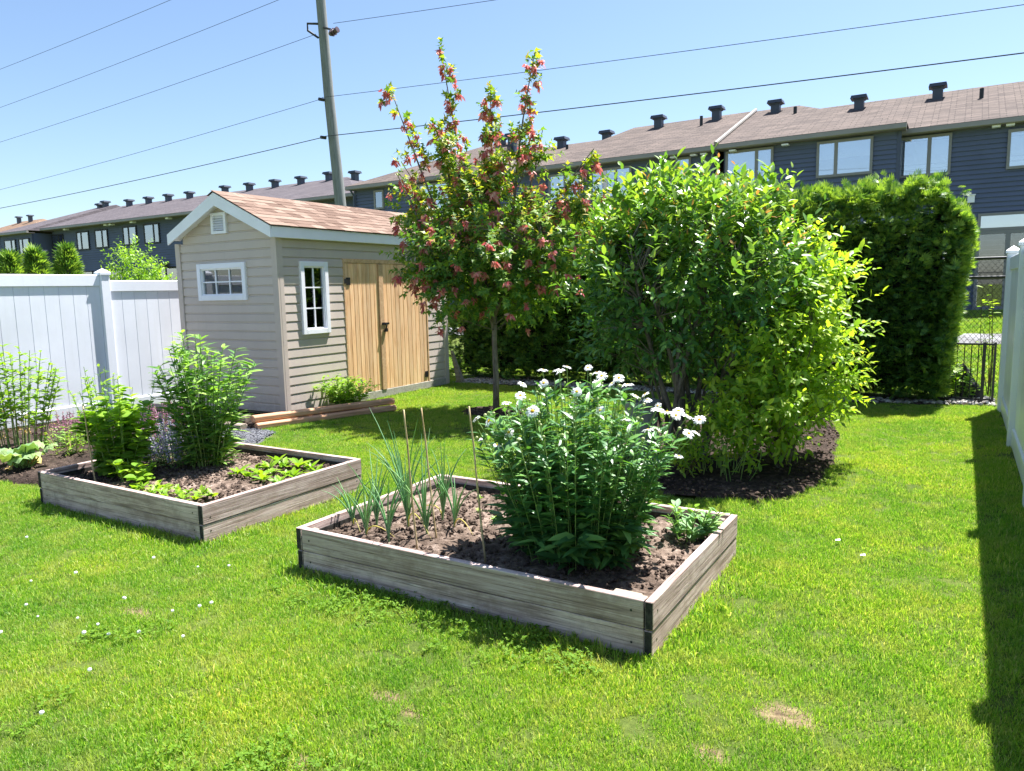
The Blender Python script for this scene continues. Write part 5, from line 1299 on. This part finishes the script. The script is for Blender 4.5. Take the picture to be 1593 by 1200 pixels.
# ---- seedlings
def seedling(x, y, z, s, n, label, grp, mat='seedling', tpl=T_OVAL):
    e = empty('seedling', (x, y, z), label, 'seedling', grp)
    a = rng.uniform(0, 6.28, n) ; el = rng.uniform(.15, .9, n); D = np.stack([np.cos(a) * np.cos(el), np.sin(a) * np.cos(el), np.sin(el)], -1); P = np.stack([np.cos(a) * .004, np.sin(a) * .004, rng.uniform(.1, .7, n) * s * .5], -1)
    S = s * rng.uniform(.6, 1.1, n); M_ = frames(D, unit(UP + rng.normal(0, .25, (n, 3))))
    key = (id(tpl[0]), MAT[mat].name)
    if key not in TPL_MESH: TPL_MESH[key] = npmesh('leaf', tpl[0], tpl[1], MAT[mat], True)
    for i in range(n):
        A = M_[i] * S[i]; link('leaf', TPL_MESH[key], e, mat4=Matrix(((*A[0], P[i, 0]), (*A[1], P[i, 1]), (*A[2], P[i, 2]), (0, 0, 0, 1))))
    MB().tube([(0, 0, -.02), (0, 0, s * .45)], .0025, 5).build('stem', MAT['stem'], e)
for i in range(18):
    seedling(-5.5 + i * .045 + rng.normal(0, .015), 3.27 + .07 * (i % 3) + rng.normal(0, .02), .195, rng.uniform(.055, .085), 12, 'small lime seedling in the row along the front board of the left bed', 'front row of seedlings')
for i in range(15):
    seedling(-5.15 + (i % 5) * .14 + rng.normal(0, .03), 4.02 + (i // 5) * .2 + rng.normal(0, .04) - (i % 5) * .02, .19, rng.uniform(.08, .125), 12, 'young leafy plant in the back right patch of the left bed', 'back patch of young plants', 'seedling')
for i, (x, y) in enumerate(((-2.6, 4.2), (-2.75, 4.05), (-2.45, 4.32), (-2.35, 4.15), (-2.9, 4.3), (-2.2, 4.35), (-2.55, 3.95), (-2.15, 4.05))):
    seedling(x, y, .2, rng.uniform(.03, .05), 5, 'tiny seedling on the bare soil behind the lone stake', 'tiny seedlings in bare soil')

# ---- tall leafy plant
tp_ = empty('tall_leafy_plant', (-5.68, 4.1, .19), 'tall narrow leaved green plant in the middle of the left raised bed', 'plant')
ST = stems_of(42, .14, 1.2, .46, .12, .3, .9); put_stems(tp_, ST, .006, .003, MAT['stem'])
P, M_, S, t = leaves_on(ST, 34, .17, .06, 1, .6, .25, .25)
foliage(tp_, T_LANCE, M_, P, np.stack([S * 1.15, S, S], -1), MAT['tall_leaf'], 230)
# ---- climbing vine plant
pv = empty('climbing_vine', (-6.1, 3.55, .19), 'leafy climbing vine with thin upright tendrils in the left corner of the bed', 'plant')
ST = stems_of(28, .14, .78, .36, .3, .3, .8); tall = stems_of(12, .2, 1.06, .42, .14, .2, .7)
put_stems(pv, ST + tall, .004, .0022, MAT['stem'])
P, M_, S, t = leaves_on(ST, 34, .115, .05, 1, .5, .3, .2); foliage(pv, T_BROAD, M_, P, S, MAT['pea_leaf'], 150)
P, M_, S, t = leaves_on(tall, 26, .06, .45, 1, .6, 0, .3); joined('tendril_leaves', T_OVAL, M_, P, S, MAT['pea_leaf'], pv)
wv = empty('leafy_plant', (-5.72, 3.42, .19), 'bright leafy seedling cluster at the foot of the vine by the front board', 'plant')
ST = stems_of(12, .14, .2, .24, .3, .4, .6); put_stems(wv, ST, .004, .002, MAT['stem']); P, M_, S, t = leaves_on(ST, 8, .09, .2, 1, .6, .1, .1); foliage(wv, T_BROAD, M_, P, S, MAT['seedling'], 60)

# ---- flower spikes
def spikes(name, label, loc, n, r0, h, spread, fmat, leafmat, fl0=.5, lsize=.05, nl=8, size=.016, flat=1.0):
    e = empty(name, loc, label, 'flower')
    ST = stems_of(n, r0, h, spread, .2, .2, flat); put_stems(e, ST, .003, .0018, MAT['stem'])
    P, Ds, t = along(ST, 34, fl0, 1.0); k = len(P); D = unit(rdir(k) + Ds * .6); joined('flower_spikes', T_OVAL, frames(D, rdir(k)), P, rng.uniform(.6, 1.3, k) * size * (1.25 - .6 * t), fmat, e)
    P, M_, S, t = leaves_on(ST, nl, lsize, .05, .6, .6, .2, .2); joined('foliage', T_LANCE, M_, P, np.stack([S * 1.5, S, S], -1), leafmat, e)
    return e
spikes('pink_salvia', 'deep pink salvia spikes behind the vine near the gravel', (-7.3, 4.75, .03), 60, .22, .55, .34, MAT['pink'], MAT['tall_leaf'], .45, .07, 10, .032)
spikes('pink_salvia', 'pale pink salvia spikes beside the white fence foot', (-8.75, 4.5, .03), 34, .25, .4, .4, MAT['pink'], MAT['tall_leaf'], .5, .07, 9, .03)
spikes('lavender_catmint', 'lavender catmint mound between the vine and the tall leafy plant', (-6.02, 4.05, .19), 110, .22, .42, .4, MAT['lavender'], MAT['sage'], .3, .04, 9, .028)
# ---- plants at the left edge
ph = empty('tall_perennial', (-9.0, 4.1, .03), 'tall yellow green perennial with bare lower stems against the white fence', 'plant')
ST = stems_of(34, .3, 1.18, .55, .12, .25, .8); put_stems(ph, ST, .006, .003, MAT['stem'])
P, M_, S, t = leaves_on(ST, 30, .14, .3, 1, .6, .1, .25); foliage(ph, T_LANCE, M_, P, np.stack([S * 1.4, S, S], -1), MAT['seedling'], 120)
P, M_, S, t = leaves_on(ST[:20], 8, .08, .15, .5, .3, .6, .1); joined('withered_leaves', T_LANCE, M_, P, S, MAT['dead_leaf'], ph)
rh = empty('big_leaved_plant', (-7.95, 3.65, .03), 'low plant with pale crinkled leaves at the left edge of the bed', 'plant')
for k in range(24):
    a = rng.uniform(0, 6.28); L = rng.uniform(.13, .24); r = rng.uniform(.05, .32); c = Vector((math.cos(a) * r, math.sin(a) * r * .8, .14 + rng.uniform(-.06, .1)))
    V = []; F = []; nr, na = 4, 14
    V.append((0, 0, .0))
    for i in range(1, nr + 1):
        for j in range(na):
            b = 6.283 * j / na; rr = L * .5 * i / nr * (1 + .1 * math.sin(3 * b + k) * (i / nr)); V.append((math.cos(b) * rr * .85, math.sin(b) * rr, -.16 * (i / nr) ** 2 * L + .025 * math.sin(b * 7 + i) * i / nr))
    F = [(0, 1 + j, 1 + (j + 1) % na) for j in range(na)] + [q for i in range(nr - 1) for j in range(na) for q in (((1 + i * na + j), (1 + (i + 1) * na + j), (1 + (i + 1) * na + (j + 1) % na)), ((1 + i * na + j), (1 + (i + 1) * na + (j + 1) % na), (1 + i * na + (j + 1) % na)))]
    o = link('leaf', npmesh('leaf', V, F, MAT['dead_leaf' if k > 18 else 'rhubarb'], True), rh, c - (Vector((0, 0, .12)) if k > 18 else Vector((0, 0, 0)))); o.rotation_euler = (rng.normal(0, .35), rng.normal(0, .35), a)
    MB().tube([(c.x * .2, c.y * .2, -.02), (c.x * .7, c.y * .7, c.z * .7), tuple(c - Vector((0, 0, .01)))], .007, 6).build('stalk', MAT['stem'], rh)
wd_ = empty('leafy_weed', (-8.1, 4.2, .03), 'yellowing low leafy weed on the mulch left of the vine', 'plant')
ST = stems_of(16, .16, .32, .3, .3, .3); put_stems(wd_, ST, .004, .002, MAT['straw']); P, M_, S, t = leaves_on(ST, 9, .09, .1, 1, .6, .2, .2); foliage(wd_, T_LANCE, M_, P, S, MAT['seedling'], 50)
# ---- plant at the shed door
sp_ = empty('mounded_plant', (-7.55, 7.8, .06), 'mounded bright green plant against the shed between the window and doors', 'plant')
ST = stems_of(56, .13, .46, .44, .15, .3, .9); put_stems(sp_, ST, .004, .002, MAT['stem']); P, M_, S, t = leaves_on(ST, 15, .125, .15, 1, .7, .15, .15)
foliage(sp_, T_LANCE, M_, P, np.stack([S * 1.3, S, S], -1), MAT['seedling'], 170)
vw = empty('leafy_vine', (.33, 12.75, 0), 'yellow leafed vine hanging beside the white fence end at the gate', 'plant')
m = MB(); EPs = [branch(m, (.08, 0, 0), (rng.uniform(-.08, .1), rng.uniform(-.1, .1), rng.uniform(1.0, 1.75)), .006, .003, 6, .08, 5) for k in range(5)]; m.build('stems', MAT['twig'], vw)
ST = [np.array([tuple(q) for q in s]) for s in EPs]; P, M_, S, t = leaves_on(ST, 12, .1, .45, 1, .3, .5, .1); foliage(vw, T_OVAL, M_, P, S, MAT['leaf_lime'], 40)
gp = empty('ground_cover_plant', (.0, 12.35, 0), 'leafy yellow green ground plants behind the gate beside the hedge', 'plant')
ST = stems_of(26, .22, .55, .35, .4, .3, .6); put_stems(gp, ST, .004, .002, MAT['stem']); P, M_, S, t = leaves_on(ST, 10, .1, .2, 1, .5, .2, .1); joined('foliage', T_OVAL, M_, P, S, MAT['seedling'], gp)

# ---- clover blossoms and fallen petals in the lawn
BL = MB().lathe([(.004, -.006), (.009, -.002), (.0105, .003), (.008, .008), (.002, .01)], n=8).mesh('clover_blossom', MAT['petal'], smooth=True)
pts = []
for i in range(28):
    if i < 22: x = -3.9 + rng.normal(0, .45); y = 2.1 + rng.normal(0, .38)
    else: x = rng.uniform(-6, -2.2); y = rng.uniform(1.6, 2.7)
    o = link('clover_blossom', BL, None, (x, y, rng.uniform(.03, .045))); s_ = random.uniform(.6, 1.05); o.scale = (s_, s_, s_)
    tag(o, 'small white clover blossom in the lawn before the raised beds', 'blossom', 'clover blossoms in the lawn')
for i, (x, y, lab) in enumerate(((-.62, 5.02, 'upper white petal fallen on the sunny lawn strip'), (-.45, 4.8, 'lower white petal fallen on the sunny lawn near the shade'))):
    me = npmesh('fallen_petal', [(0, 0, 0), (.03, .006, .004), (.05, .03, .0), (.025, .036, .006), (0, .02, .003)], [(0, 1, 3, 4), (1, 2, 2, 3)][:1], MAT['petal'])
    tag(link('fallen_petal', me, None, (x, y, .045)), lab, 'petal')
